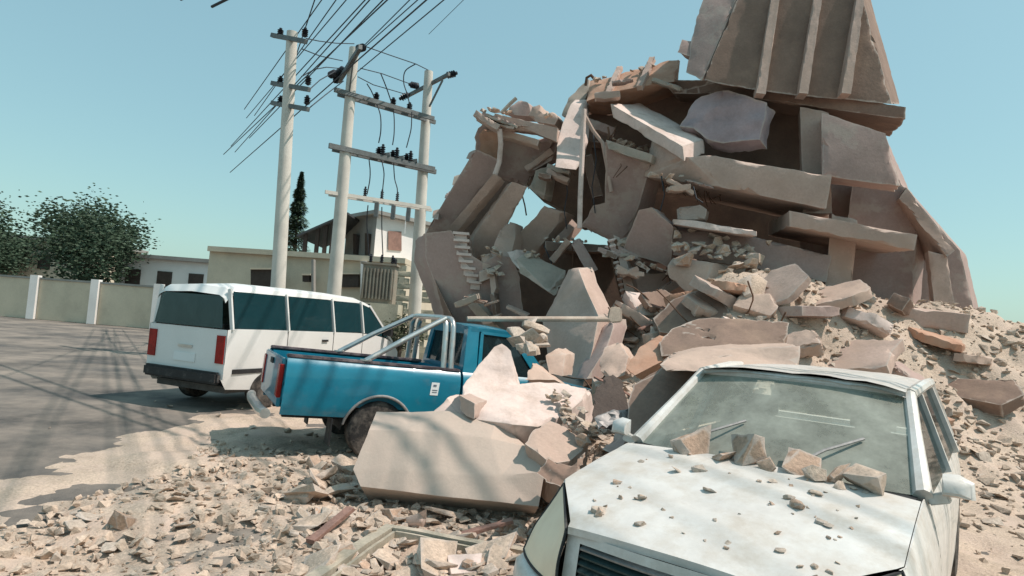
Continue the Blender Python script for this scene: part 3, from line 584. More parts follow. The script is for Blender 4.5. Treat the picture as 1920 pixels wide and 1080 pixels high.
side(bm, -1.08, .95, .47, 1.08, -1, XR); side(bm, -1.08, .95, .47, 1.08, 1, XR)
add_box(bm, (-.065, 0, .60), (2.0, 1.46, .04)); add_box(bm, (.93, 0, .83), (.04, 1.44, .5))
for s in (-1, 1):
    add_box(bm, (-.065, s*.62, .86), (1.98, .03, .40)); add_box(bm, (XR, s*.67, .74), (.8, .1, .28))
bed = tp('cargo_bed', bm, 'blue')
bm = nb(); add_box(bm, (-1.10, 0, .80), (.05, 1.44, .52)); bmesh.ops.bevel(bm, geom=bm.edges[:], offset=.012, segments=2, affect='EDGES'); tg = tp('tailgate', bm, 'blue')
bm = nb(); add_box(bm, (-1.132, 0, .98), (.02, .18, .06)); tp('handle', bm, 'plastic', tg)
for s in (-1, 1):
    bm = nb(); add_box(bm, (-.065, s*.69, 1.095), (2.03, .12, .035)); bmesh.ops.bevel(bm, geom=bm.edges[:], offset=.01, segments=2, affect='EDGES'); tp('rail_cap', bm, 'rail')
    bm = nb(); add_box(bm, (-1.115, s*.66, .82), (.05, .14, .36)); bmesh.ops.bevel(bm, geom=bm.edges[:], offset=.01, segments=1, affect='EDGES'); tp('tail_lamp', bm, 'red')
    for xc, nm in ((XR, 'wheel_arch_trim'), (XF, 'wheel_arch_trim')):
        bm = nb(); add_tube(bm, [V((xc+.405*cos(a), s*(hw(.33+.405*sin(a))+.004), .33+.405*sin(a))) for a in [pi*(.05+.9*k/20) for k in range(21)]], .016, 8); tp(nm, bm, 'blue' if xc == XF else 'steel')
        bm = nb()
        rows = [[V((xc+.42*cos(a), y, .33+.42*sin(a))) for y in (s*.36, s*.77)] for a in [pi*k/16 for k in range(17)]]
        add_poly(bm, rows, closed=False); add_poly(bm, [[V((xc-.42, s*.36, .33)), V((xc-.42, s*.36, .8))], [V((xc+.42, s*.36, .33)), V((xc+.42, s*.36, .8))]], closed=False)
        tp('wheel_well', bm, 'plastic')
    bm = nb(); add_box(bm, (-.52, s*.66, .30), (.015, .22, .3)); tp('mud_flap', bm, 'plastic')
bm = nb(); add_tube(bm, [(-1.22, -.74, .47), (-1.24, -.5, .46), (-1.24, .5, .46), (-1.22, .74, .47)], .055, 10); tp('rear_bumper', bm, 'chrome')
bm = nb()
for s in (-1, 1): add_box(bm, (1.15, s*.38, .45), (4.3, .09, .12))
add_tube(bm, [(XR, -.6, .33), (XR, .6, .33)], .05, 10); add_tube(bm, [(XF, -.6, .33), (XF, .6, .33)], .04, 10); add_tube(bm, [(.1, .1, .36), (1.9, .05, .38)], .04, 8); add_box(bm, (.5, -.3, .40), (.7, .3, .2))
tp('chassis', bm, 'plastic')
def wheel(parent, x, y, r, wdt, s, steer=0):
    prof = [(r*.62, -.5), (r*.80, -.54), (r*.93, -.50), (r*.985, -.40), (r, -.28), (r*.975, -.25), (r*.975, -.21), (r, -.18), (r, -.03), (r*.975, -.02), (r*.975, .02), (r, .03), (r, .18), (r*.975, .21), (r*.975, .25), (r, .28), (r*.985, .40), (r*.93, .50), (r*.80, .54), (r*.62, .5)]
    bm = nb(); add_lathe(bm, [(a, b*wdt) for a, b in prof], (x, y, r), (0, s, 0), 36); wh = local_obj('wheel', bm, M['rubber'], parent)
    bm = nb(); add_lathe(bm, [(r*.30, .20*wdt), (r*.42, .24*wdt), (r*.52, .18*wdt), (r*.57, .30*wdt), (r*.635, .50*wdt), (r*.655, .50*wdt), (r*.65, -.45*wdt), (r*.05, -.45*wdt)], (x, y, r), (0, s, 0), 28)
    add_lathe(bm, [(r*.22, .1*wdt), (r*.22, .40*wdt), (r*.14, .47*wdt), (r*.02, .48*wdt)], (x, y, r), (0, s, 0), 16)
    for k in range(5):
        a = 2*pi*k/5; add_lathe(bm, [(.012, 0), (.012, .3*wdt)], (x+r*.36*cos(a), y, r+r*.36*sin(a)), (0, s, 0), 6)
    local_obj('rim', bm, M['steel'], wh)
for xx in (XR, XF):
    for s in (-1, 1): wheel(TR, xx, s*.68, .335, .19, s)
# sticker with two lines of print
bm = nb(); X0, Z0 = .62, .86
def on_side(x, z, o): return V((x, -(hw(z)+o), z))
add_prism(bm, [on_side(X0-.055, Z0-.075, .001), on_side(X0+.045, Z0-.075, .001), on_side(X0+.058, Z0+.075, .001), on_side(X0-.042, Z0+.075, .001)], (0, -.003, 0)); stk = tp('sticker', bm, 'sticker')
bm = nb()
for (a, b, c, d) in ((-.02, .03, .02, .05), (-.03, -.02, .035, -.01), (-.03, -.045, .03, -.036)):
    add_prism(bm, [on_side(X0+a, Z0+b, .0045), on_side(X0+c, Z0+b, .0045), on_side(X0+c, Z0+d, .0045), on_side(X0+a, Z0+d, .0045)], (0, -.001, 0))
tp('print', bm, 'ink', stk)
# cab
bm = nb(); side(bm, .985, 1.16, .42, 1.08, -1); side(bm, .985, 1.16, .42, 1.08, 1); side(bm, 2.14, 2.26, .42, 1.06, -1); side(bm, 2.14, 2.26, .42, 1.06, 1)
add_box(bm, (1.0, 0, .8), (.03, 1.44, .62)); add_box(bm, (1.6, 0, .46), (1.25, 1.4, .05)); add_box(bm, (2.22, 0, .85), (.05, 1.42, .5))
for s in (-1, 1): side(bm, 1.16, 2.14, .40, .47, s)
RZ = 1.70
def gh(z): return .735 - max(0, (z-1.08))/(RZ-.06-1.08)*.105
def gpt(x, z, s, o=0): return V((x, s*(gh(z)+o), z))
for s in (-1, 1):
    for poly in ([(.985, 1.08), (1.17, 1.08), (1.185, 1.585), (1.21, 1.645), (1.045, 1.655)],          # rear pillar
                 [(1.045, 1.655), (1.21, 1.60), (1.66, 1.595), (1.78, 1.625), (1.74, 1.655)],          # roof rail
                 [(1.74, 1.655), (1.68, 1.595), (2.14, 1.06), (2.28, 1.06)]):                            # screen pillar
        add_prism(bm, [gpt(x, z, s) for x, z in poly], (0, -s*.05, 0))
rows = []
for i in range(9):
    x = 1.035 + .72*i/8; cz = RZ - .035*((i/8-.45)/.55)**2
    rows.append([V((x, y, cz - .035*(abs(y)/.63)**4 - .01*(abs(y)/.63)**2)) for y in [-.64+.08*k for k in range(17)]] )
a = add_poly(bm, rows, closed=False); b = add_poly(bm, [[p-V((0, 0, .045)) for p in r] for r in rows], closed=False)
for i in range(8):
    for k in (0, -1): bm.faces.new((a[i][k], a[i+1][k], b[i+1][k], b[i][k]))
for i in (0, -1):
    for k in range(16): bm.faces.new((a[i][k], a[i][k+1], b[i][k+1], b[i][k]))
add_bar(bm, (1.0, -.70, 1.12), (1.0, .70, 1.12), .04, .05); add_bar(bm, (1.05, -.62, 1.605), (1.05, .62, 1.605), .04, .10)
for s in (-1, 1): add_bar(bm, (1.005, s*.66, 1.1), (1.05, s*.58, 1.615), .12, .04)
tp('cab', bm, 'blue')
for s in (-1, 1):
    bm = nb(); side(bm, 1.168, 2.132, .48, 1.085, s, off=.004); 
    add_prism(bm, [gpt(1.18, 1.085, s, .004), gpt(1.235, 1.085, s, .004), gpt(1.25, 1.585, s, .004), gpt(1.21, 1.595, s, .004)], (0, -s*.035, 0))
    add_prism(bm, [gpt(1.21, 1.62, s, .004), gpt(1.23, 1.575, s, .004), gpt(1.66, 1.57, s, .004), gpt(1.69, 1.615, s, .004)], (0, -s*.035, 0))
    add_prism(bm, [gpt(1.69, 1.615, s, .004), gpt(1.65, 1.575, s, .004), gpt(2.05, 1.085, s, .004), gpt(2.12, 1.085, s, .004)], (0, -s*.035, 0))
    dr = tp('door', bm, 'blue')
    bm = nb(); add_box(bm, (1.30, s*.80, .96), (.16, .03, .03)); bmesh.ops.bevel(bm, geom=bm.edges[:], offset=.008, segments=2, affect='EDGES'); tp('handle', bm, 'plastic', dr)
    bm = nb(); add_prism(bm, [gpt(1.235, 1.09, s, -.012), gpt(2.045, 1.09, s, -.012), gpt(1.65, 1.573, s, -.012), gpt(1.25, 1.577, s, -.012)], (0, -s*.005, 0)); tp('window', bm, 'glass_dark', dr)
    bm = nb(); add_tube(bm, [(2.0, s*.76, 1.12), (2.0, s*.83, 1.14)], .012, 6); add_box(bm, (2.0, s*.90, 1.16), (.06, .17, .12)); bmesh.ops.bevel(bm, geom=[e for e in bm.edges if e.calc_length() > .05], offset=.014, segments=2, affect='EDGES'); tp('mirror', bm, 'plastic', dr)
bm = nb(); add_prism(bm, [(1.02, -.60, 1.14), (1.02, .60, 1.14), (1.055, .54, 1.555), (1.055, -.54, 1.555)], (.006, 0, 0)); tp('rear_window', bm, 'glass_dark')
bm = nb(); add_prism(bm, [(2.24, -.66, 1.07), (2.24, .66, 1.07), (1.745, .57, 1.645), (1.745, -.57, 1.645)], (.006, 0, .006)); tp('windscreen', bm, 'glass_dark')
bm = nb()
add_box(bm, (1.4, 0, .72), (.5, 1.3, .16)); add_box(bm, (1.2, 0, .98), (.14, 1.3, .55), Matrix.Rotation(radians(-12), 4, 'Y')); bmesh.ops.bevel(bm, geom=bm.edges[:], offset=.04, segments=3, affect='EDGES'); tp('seat', bm, 'seat')
bm = nb(); add_lathe(bm, [(.19, -.012), (.202, 0), (.19, .012), (.178, 0)], (1.85, .35, 1.02), (.9, 0, -.45), 24); add_box(bm, (2.08, 0, .96), (.3, 1.38, .2)); tp('dashboard', bm, 'plastic')
# bonnet, wings, front
bm = nb()
zt = lambda x: 1.05 - .14*((x-2.26)/1.2)**1.5
for s in (-1, 1): side(bm, 2.27, 3.46, .42, zt, s, XF)
tp('wing', bm, 'blue')
bm = nb(); rows = [[V((2.27+1.19*i/10, -.70+.1*k, zt(2.27+1.19*i/10)+.005+.03*(1-((-.70+.1*k)/.70)**2))) for k in range(15)] for i in range(11)]
a = add_poly(bm, rows, closed=False); tp('bonnet', bm, 'blue')
bm = nb(); add_box(bm, (3.45, 0, .68), (.06, 1.46, .42)); tp('grille', bm, 'grille')
for s in (-1, 1):
    bm = nb(); add_box(bm, (3.49, s*.56, .76), (.04, .24, .16)); bmesh.ops.bevel(bm, geom=bm.edges[:], offset=.015, segments=2, affect='EDGES'); tp('headlight', bm, 'lens')
bm = nb(); add_box(bm, (3.54, 0, .46), (.12, 1.58, .16)); bmesh.ops.bevel(bm, geom=bm.edges[:], offset=.03, segments=3, affect='EDGES'); tp('front_bumper', bm, 'chrome')
# roll bars: two hoops with braces running back to the rails
def arc(pts, n=5):
    """round the corners of a polyline"""
    pts = [V(p) for p in pts]; o = [pts[0]]
    for a, b, c in zip(pts[:-2], pts[1:-1], pts[2:]):
        d1 = (a-b).normalized()*min(.16, (a-b).length*.45); d2 = (c-b).normalized()*min(.16, (c-b).length*.45)
        for k in range(n+1):
            t = k/n; o.append((b+d1)*(1-t)**2 + b*2*t*(1-t) + (b+d2)*t*t)
    return o + [pts[-1]]
for xx in (.84, .74):
    bm = nb(); add_tube(bm, arc([(xx, -.69, 1.11), (xx-.01, -.62, 1.72), (xx-.01, .62, 1.72), (xx, .69, 1.11)]), .034, 12); tp('roll_bar', bm, 'chrome')
for s in (-1, 1):
    bm = nb(); add_tube(bm, [(-.22, s*.69, 1.11), (.2, s*.675, 1.39), (.73, s*.60, 1.715)], .034, 12)
    add_lathe(bm, [(.07, 0), (.07, .015)], (-.22, s*.69, 1.11), (0, 0, 1), 12); tp('roll_bar_brace', bm, 'chrome')
bm = nb(); add_tube(bm, [(.15, -.55, 1.06), (.8, -.35, .85)], .012, 6); add_tube(bm, [(.2, -.45, 1.08), (.85, -.2, .88)], .012, 6)
tp('tie_rod', bm, 'steel')

# ------------------------------------------------------------------ white car
CY = radians(-128)
cw = P(1170, 832, 3.62)
CZ = cw.z - 1.0
Rz = Matrix.Rotation(CY, 3, 'Z')
co = cw - Rz @ V((0, -.74, 0)); co.z = 0
CR = empty('white_car', co, 'dust covered white car with its bonnet littered with crumbs and a slab on its roof', 'car', rot=(0, 0, CY))
def cp(name, bm, mat, parent=CR, smooth=40): return local_obj(name, bm, M[mat], parent, smooth)
CH = cw.z                           # cowl height
def hood_z(x, y):                   # bonnet skin
    t = max(0, min(1, x/1.04)); z = CH + .02 - .15*t - .06*t**3
    z += .035*(1-(y/.78)**2) - .02
    z += .008*noise.noise(V((x*3.1, y*2.7, 1.3))) - .02*math.exp(-((x-.55)**2+(y+.1)**2)/.03)
    return z
def car_w(x):                       # half width in plan
    if x > .58: return .80 - .27*min(1, (x-.66)/.36) if x > .66 else .80
    if x < -2.6: return .80 - .08*((-2.6-x)/.9)**2
    return .80
def body_side(bm, x0, x1, ztop, zb, sgn, arch=None, R=.36, za=.31, nz=12, step=.05):
    xs = [x0 + (x1-x0)*i/max(1, round((x1-x0)/step)) for i in range(round((x1-x0)/step)+1)]
    if arch is not None:
        xs += [arch + R*cos(pi*k/16) for k in range(17)]; xs = sorted(x for x in set(round(q, 4) for q in xs) if x0-1e-6 <= x <= x1+1e-6)
    rows = []
    for x in xs:
        l = zb
        if arch is not None and abs(x-arch) < R: l = max(zb, za + sqrt(max(0, R*R-(x-arch)**2)))
        h = ztop(x); r = []
        for k in range(nz+1):
            t = k/nz; z = l + (h-l)*t; u = (z-.3)/(h-.3)
            r.append(V((x, sgn*(car_w(x) - .07*max(0, u-.55)**2/.2 - .03*max(0, .35-u)), z)))
        rows.append(r)
    add_poly(bm, rows, closed=False); return rows
edge_y = lambda x: car_w(x) - .07
# bonnet
bm = nb(); rows = []
for i in range(31):
    x = -.02 + 1.06*i/30; yy = edge_y(x)-.008
    fx = -.10*0
    rows.append([V((x, yy*(k/10-1), hood_z(x, yy*(k/10-1)))) for k in range(21)])
a = add_poly(bm, rows, closed=False)
low = [bm.verts.new(v.co - V((.0, 0, .03))) for v in a[-1]]
for k in range(20): bm.faces.new((a[-1][k], a[-1][k+1], low[k+1], low[k]))
cp('bonnet', bm, 'carwhite')
# wings
for s in (-1, 1):
    bm = nb(); zt_ = lambda x: hood_z(x, edge_y(x)) - .004
    body_side(bm, -.12, .67, lambda x: zt_(x), .30, s, arch=.22, R=.35); 
    # shoulder between bonnet edge and side
    xs = [-.12+.80*i/24 for i in range(25)]
    add_poly(bm, [[V((x, s*(edge_y(x)-.006), hood_z(x, edge_y(x))-.004)), V((x, s*(car_w(x)-.07), zt_(x)))] for x in xs], closed=False)
    cp('wing', bm, 'carwhite')
    bm = nb(); body_side(bm, -1.15, -.125, lambda x: CH-.0, .30, s); 
    cp('front_door', bm, 'carwhite')
    bm = nb(); body_side(bm, -2.1, -1.155, lambda x: CH, .30, s); cp('rear_door', bm, 'carwhite')
    bm = nb(); body_side(bm, -3.3, -2.105, lambda x: CH, .30, s, arch=-2.55); cp('rear_quarter', bm, 'carwhite')
    for xc in (.22, -2.55):
        bm = nb(); add_poly(bm, [[V((xc+.38*cos(q), y, .31+.38*sin(q))) for y in (s*.4, s*.78)] for q in [pi*k/14 for k in range(15)]], closed=False); cp('wheel_well', bm, 'plastic')
for xx in (.22, -2.55):
    for s in (-1, 1): wheel(CR, xx, s*.70, .30, .18, s)
bm = nb(); add_box(bm, (-1.3, 0, .30), (3.7, 1.4, .08)); add_box(bm, (-.08, 0, .65), (.05, 1.45, .6)); add_box(bm, (.40, 0, .50), (.8, 1.0, .24)); cp('floor_pan', bm, 'plastic')
# front end: bumper, lamps, grille
def front_x(y, z): return 1.09 - .05*(abs(y)/.46)**2 - .04*max(0, (z-.62)/.25) 
bm = nb(); rows = []
plan = [(.57, .81), (.63, .825), (.69, .835), (.75, .84), (.81, .83), (.87, .77), (.93, .70), (.99, .625), (1.04, .55), (1.08, .47), (1.105, .36), (1.12, .2), (1.125, 0)]
plan = [(x, -y) for x, y in plan] + [(x, y) for x, y in plan[-2::-1]]
for x, y in plan:
    n_ = V((max(0, x-.6), y*.55, 0)).normalized()
    rows.append([V((x, y, z)) + n_*o for z, o in ((.22, -.06), (.28, .0), (.36, .04), (.46, .05), (.53, .04), (.568, .0), (.574, -.08))])
add_poly(bm, rows, closed=False)
cp('front_bumper', bm, 'carwhite')
ZT = lambda y: hood_z(1.03, y)-.035
bm = nb()                                                              # panel round the grille
for y0, y1, z0, z1 in ((-.468, -.395, .575, None), (.395, .468, .575, None), (-.395, .395, .575, .60)):
    n = 10; rows = []
    for k in range(n+1):
        y = y0+(y1-y0)*k/n; zt1 = ZT(y) if z1 is None else z1
        rows.append([V((front_x(y, z), y, z)) for z in [z0+(zt1-z0)*j/4 for j in range(5)]])
    add_poly(bm, rows, closed=False)
rows = [[V((front_x(y, z), y, z)) for z in (ZT(y)-.03, ZT(y)+.006)] for y in [-.395+.79*k/20 for k in range(21)]]
add_poly(bm, rows, closed=False); cp('grille_surround', bm, 'carwhite')
gr_z0, gr_z1 = .60, lambda y: ZT(y)-.03
bm = nb()
add_poly(bm, [[V((front_x(y, .6)-.07, y, .59)), V((front_x(y, .8)-.07, y, gr_z1(y)+.005))] for y in [-.40+.8*k/12 for k in range(13)]], closed=False)
gri = cp('grille', bm, 'grille')
for j in range(6):
    bm = nb(); ys = [-.395+.79*k/16 for k in range(17)]; t = (j+.5)/6
    rows = []
    for y in ys:
        z = gr_z0+(gr_z1(y)-gr_z0)*t; x = front_x(y, z)
        rows.append([V((x-.05, y, z+.004)), V((x-.004, y, z-.012)), V((x-.002, y, z-.004)), V((x-.045, y, z+.014))])
    add_poly(bm, rows); cp('slat', bm, 'grille' if j < 5 else 'steel', gri)
for s in (-1, 1):                                                       # tall wrap-round lamp
    ya = edge_y(.67); qa = V((.67, ya-.004, hood_z(.67, ya)-.012)); qb_ = V((1.035, .464, hood_z(1.03, .45)-.02))
    qc = V((1.082, .462, .585)); qd = V((.795, .845, .57)); qe = V((.73, .835, .66))
    def lp3(u, v):      # u 0 inner edge .. 1 outer edge, v 0 bottom .. 1 top
        lo = qc.lerp(qd, u); hi = qb_.lerp(qa, u); p = lo.lerp(hi, v)
        if u > .5: p = p.lerp(qe, (u-.5)*2*.42*4*v*(1-v))
        k = (4*u*(1-u)*.03 + 4*v*(1-v)*.015)*(1-v*v)
        p = p + V((.7, .7, 0))*k
        return V((p.x, s*p.y, p.z))
    bm = nb(); add_poly(bm, [[lp3(i/14, j/10) for j in range(11)] for i in range(15)], closed=False)
    hl = cp('headlight', bm, 'lens')
    bm = nb()
    outl = [lp3(0, j/10) for j in range(11)] + [lp3(i/14, 1) for i in range(1, 15)] + [lp3(1, 1-j/10) for j in range(1, 11)] + [lp3(1-i/14, 0) for i in range(1, 15)]
    add_tube(bm, outl, .007, 6, caps=False); cp('lamp_seal', bm, 'plastic', hl)
# greenhouse
def screen(u, v):  # u -1..1 across, v 0..1 up
    hwid = .70 - .12*v; return V((-.03 - .72*v - .10*(u*u)*(1-.3*v), hwid*u, CH + .005 + .42*v + .02*(1-u*u)*v))
bm = nb(); a = add_poly(bm, [[screen(-1+.1*i, j/10) for j in range(11)] for i in range(21)], closed=False); cp('windscreen', bm, 'glass_wind')
bm = nb()
for s in (-1, 1):
    add_tube(bm, [screen(s*1.03, v)+V((0, 0, .0)) for v in [k/8 for k in range(9)]], [.042, .04, .038, .036, .034, .032, .032, .032, .032], 8)
    rt = screen(s*1.03, 1)
    add_tube(bm, [rt, rt+V((-.6, s*.02, .035)), rt+V((-1.3, s*.01, .03)), rt+V((-1.9, -s*.02, -.02)), V((-3.1, s*.70, CH))], .035, 8)
    add_bar(bm, (-1.14, s*.77, CH-.02), (-1.2, s*.60, CH+.43), .05, .05); add_bar(bm, (-2.12, s*.77, CH-.02), (-2.1, s*.60, CH+.42), .06, .05)
add_tube(bm, [screen(-1+.1*i, 1.0) for i in range(21)], .028, 8)
cp('pillar', bm, 'carwhite')
bm = nb(); rows = []
for i in range(15):
    x = -.74 - 1.9*i/14; rows.append([V((x+.02*(1-(k/6-1)**2), .585*(k/6-1), CH + .44 + .045*(1-(k/6-1)**4) + .03*(1-((i-6)/8)**2) - .012 + .012*noise.noise(V((x*3, k*.6, 4))))) for k in range(13)])
a = add_poly(bm, rows, closed=False); b = add_poly(bm, [[p-V((0, 0, .03)) for p in r] for r in rows], closed=False); cp('roof', bm, 'carwhite')
for s in (-1, 1):
    bm = nb(); add_prism(bm, [V((-.25, s*.75, CH)), V((-1.12, s*.765, CH)), V((-1.17, s*.61, CH+.41)), V((-.85, s*.61, CH+.41))], (0, -s*.005, 0)); add_prism(bm, [V((-1.17, s*.765, CH)), V((-2.08, s*.765, CH)), V((-2.06, s*.61, CH+.41)), V((-1.22, s*.61, CH+.41))], (0, -s*.005, 0)); cp('side_window', bm, 'glass_dark')
bm = nb(); add_prism(bm, [V((-3.1, -.66, CH+.01)), V((-3.1, .66, CH+.01)), V((-2.64, .56, CH+.42)), V((-2.64, -.56, CH+.42))], (-.006, 0, .004)); cp('rear_window', bm, 'glass_dark')
bm = nb(); add_box(bm, (-3.2, 0, .66), (.2, 1.5, .7)); bmesh.ops.bevel(bm, geom=bm.edges[:], offset=.05, segments=3, affect='EDGES'); cp('tailgate', bm, 'carwhite')
bm = nb()
for s in (-1, 1):
    add_box(bm, (-1.0, s*.36, .55), (.5, .5, .14)); add_box(bm, (-1.28, s*.36, .85), (.14, .48, .6)); add_box(bm, (-1.33, s*.36, 1.22), (.09, .26, .16))
add_box(bm, (-2.0, 0, .75), (.5, 1.3, .6)); bmesh.ops.bevel(bm, geom=bm.edges[:], offset=.03, segments=2, affect='EDGES'); cp('seat', bm, 'seat')
bm = nb(); add_box(bm, (-.32, 0, .90), (.45, 1.36, .16)); add_lathe(bm, [(.18, -.012), (.19, 0), (.18, .012), (.168, 0)], (-.62, .34, .95), (-.8, 0, .5), 20); cp('dashboard', bm, 'plastic')
bm = nb(); add_box(bm, (-.70, .0, CH+.34), (.03, .22, .06)); cp('rear_view_mirror', bm, 'plastic')
for s in (-1, 1):
    bm = nb(); q = V((-.16, s*.82, CH+.06))
    add_poly(bm, [[q+V((dx*.75, s*y*.75-s*.03, z*.8)) for dx, y, z in ring] for ring in (
        [(-.03, 0, -.05), (-.03, .17, -.045), (-.03, .16, .05), (-.03, .08, .085), (-.03, 0, .075)],
        [(.03, 0, -.045), (.03, .15, -.04), (.025, .145, .035), (.02, .08, .065), (.03, 0, .06)],
        [(.075, .01, -.025), (.07, .09, -.02), (.065, .085, .01), (.06, .05, .03), (.07, .01, .03)])])
    add_bar(bm, q+V((0, .0, -.04)), (-.17, s*.74, CH-.01), .05, .05)
    bmesh.ops.bevel(bm, geom=[e for e in bm.edges if e.calc_length() > .05], offset=.006, segments=2, affect='EDGES'); mi = cp('side_mirror', bm, 'carwhite')
    bm = nb(); add_prism(bm, [q+V((-.026, s*y*.75-s*.03, z*.8)) for y, z in ((.01, -.04), (.16, -.037), (.15, .045), (.08, .077), (.01, .068))], (-.004, 0, 0)); cp('mirror_glass', bm, 'plastic', mi)
for k, (a, b) in enumerate((((-.02, -.42), (-.30, -.15)), ((-.02, .15), (-.28, .45)))):
    bm = nb(); pa = V((a[0], a[1], CH+.03)); pb = screen(b[1]/.66, .42)+V((.012, 0, .012)); add_tube(bm, [pa, pa.lerp(pb, .5)+V((.02, 0, .02)), pb], .008, 6); cp('wiper', bm, 'steel')
bm = nb(); add_poly(bm, [[V((-.03-.11*(yy/.7)**2-.02, yy, CH+.0)), V((.02, yy, hood_z(0, yy)-.01))] for yy in [-.7+.1*k for k in range(15)]], closed=False); cp('cowl', bm, 'plastic')
# crumbs on the bonnet, lumps in the screen base
rnd = random.Random(77)
def car_pt(x, y, z): return co + Rz @ V((x, y, z))
for k in range(64):
    x, y = rnd.uniform(.03, .92), rnd.uniform(-.5, .55); s = rnd.choice([.012, .014, .018, .018, .022, .03, .03, .045, .055])
    lump('concrete_crumb', car_pt(x, y, hood_z(x, y)+s*.1), s*1.2, 'crumb of concrete lying on the dusty bonnet of the white car', 'rubble', 'crumbs on the bonnet of the white car', rnd)
for x, y, s in ((-.03, -.30, .22), (-.06, -.05, .30), (-.05, .22, .2), (-.02, .38, .16), (.04, -.14, .1), (.05, .08, .09), (-.02, .52, .2), (.03, .3, .11), (.02, -.38, .07)):
    lump('rubble_lump', car_pt(x, y, CH+.03+s*.15), s, 'brick or concrete lump piled at the foot of the windscreen of the white car', 'rubble', 'lumps at the foot of the windscreen', rnd, [3, 9, 0, 15])

# ------------------------------------------------------------------ parked white van behind the pickup
v0, v1 = P(470, 640, 9.6), P(748, 640, 13.4)
VY = atan2(v1.y-v0.y, v1.x-v0.x)
dirv = V((cos(VY), sin(VY), 0)); lat = V((-sin(VY), cos(VY), 0))
vn = V((v1.x, v1.y, 0)) - dirv*2.3 + lat*.85
VN = empty('white_van', vn, 'white passenger van with dark windows parked behind the blue pickup', 'van', rot=(0, 0, VY))
def vp(name, bm, mat, parent=VN, smooth=40): return local_obj(name, bm, M[mat], parent, smooth)
# side silhouette stations (x, sill z, belt z, roof z)
stn = [(-2.3, .5, 1.25, 1.78), (-2.2, .35, 1.27, 1.90), (-1.5, .3, 1.27, 1.97), (0, .3, 1.26, 1.98), (.9, .3, 1.25, 1.95), (1.35, .3, 1.22, 1.86), (1.75, .32, 1.16, 1.55), (2.1, .34, 1.05, 1.16), (2.28, .4, .85, .95)]
bm = nb(); rows = []
for x, s_z, b_z, r_z in stn:
    rows.append([V((x, s*y, z)) for s, y, z in ((-1, .80, s_z), (-1, .85, s_z+.25), (-1, .85, b_z))])
add_poly(bm, rows, closed=False); add_poly(bm, [[V((p.x, -p.y, p.z)) for p in r] for r in rows], closed=False)
rows = [[V((x, y, z)) for y, z in ((-.74, r_z-.13), (-.71, r_z-.06), (-.6, r_z-.01), (0, r_z+.02), (.6, r_z-.01), (.71, r_z-.06), (.74, r_z-.13))] for x, s_z, b_z, r_z in stn[:6]]
add_poly(bm, rows, closed=False)
add_poly(bm, [[V((stn[i][0], y, stn[i][2]+.01)) for y in (-.85, 0, .85)] for i in (6, 7, 8)], closed=False)
add_poly(bm, [[V((2.28, y, z)) for z in (.4, .65, .87)] for y in (-.84, 0, .84)], closed=False)
add_poly(bm, [[V((-2.3, y, z)) for z in (.5, .9, 1.25)] for y in (-.84, 0, .84)], closed=False)
for s in (-1, 1):
    for x0 in (-2.22, -1.05, .12, 1.0):
        add_bar(bm, (x0, s*.85, 1.25), (x0-.02, s*.74, 1.87), .06, .03)
    add_bar(bm, (2.05, s*.82, 1.08), (1.3, s*.72, 1.80), .07, .04)
vb = vp('body', bm, 'vanwhite')
for s in (-1, 1):
    for x0, x1 in ((-2.17, -1.10), (-1.0, .07), (.17, .95)):
        bm = nb(); add_prism(bm, [V((x0, s*.845, 1.265)), V((x1, s*.845, 1.265)), V((x1, s*.742, 1.84)), V((x0, s*.742, 1.84))], (0, -s*.005, 0)); vp('window', bm, 'glass_van')
    bm = nb(); add_prism(bm, [V((1.05, s*.845, 1.24)), V((1.88, s*.84, 1.18)), V((1.32, s*.74, 1.76)), V((1.05, s*.742, 1.82))], (0, -s*.005, 0)); vp('window', bm, 'glass_van')
    for xx in (-1.4, 1.45): wheel(VN, xx, s*.76, .32, .18, s)
    bm = nb(); add_box(bm, (2.24, s*.62, .72), (.12, .26, .16)); bmesh.ops.bevel(bm, geom=bm.edges[:], offset=.03, segments=2, affect='EDGES'); vp('headlight', bm, 'lens')
bm = nb(); add_prism(bm, [V((2.02, -.76, 1.1)), V((2.02, .76, 1.1)), V((1.36, .68, 1.84)), V((1.36, -.68, 1.84))], (.005, 0, .005)); vp('windscreen', bm, 'glass_van')
bm = nb(); add_prism(bm, [V((-2.31, -.74, 1.27)), V((-2.31, .74, 1.27)), V((-2.28, .66, 1.76)), V((-2.28, -.66, 1.76))], (-.005, 0, 0)); vp('rear_window', bm, 'glass_van')
for s in (-1, 1):
    for x0 in (-1.05, .12, 1.0):
        bm = nb(); add_box(bm, (x0, s*.851, .82), (.012, .006, .84)); vp('door_seam', bm, 'plastic')
    for x0 in (-.12, .88):
        bm = nb(); add_box(bm, (x0, s*.862, 1.1), (.15, .03, .035)); vp('handle', bm, 'plastic')
    bm = nb(); add_box(bm, (-.1, s*.856, .62), (4.1, .014, .07)); vp('side_trim', bm, 'plastic')
    bm = nb(); add_box(bm, (-2.305, s*.74, .95), (.03, .16, .42)); vp('tail_lamp', bm, 'red')
    bm = nb(); add_box(bm, (1.72, s*.95, 1.28), (.08, .18, .14)); add_bar(bm, (1.72, s*.8, 1.22), (1.72, s*.9, 1.26), .03, .03); vp('mirror', bm, 'plastic')
bm = nb(); add_box(bm, (-2.34, 0, .52), (.1, 1.6, .18)); bmesh.ops.bevel(bm, geom=bm.edges[:], offset=.03, segments=2, affect='EDGES'); vp('rear_bumper', bm, 'plastic')
bm = nb(); add_box(bm, (-2.308, 0, .78), (.012, .46, .13)); vp('number_plate', bm, 'sticker')
bm = nb(); add_box(bm, (-2.312, 0, .95), (.02, .3, .04)); vp('handle', bm, 'chrome')
bm = nb(); add_box(bm, (0, 0, .33), (4.3, 1.5, .1)); 
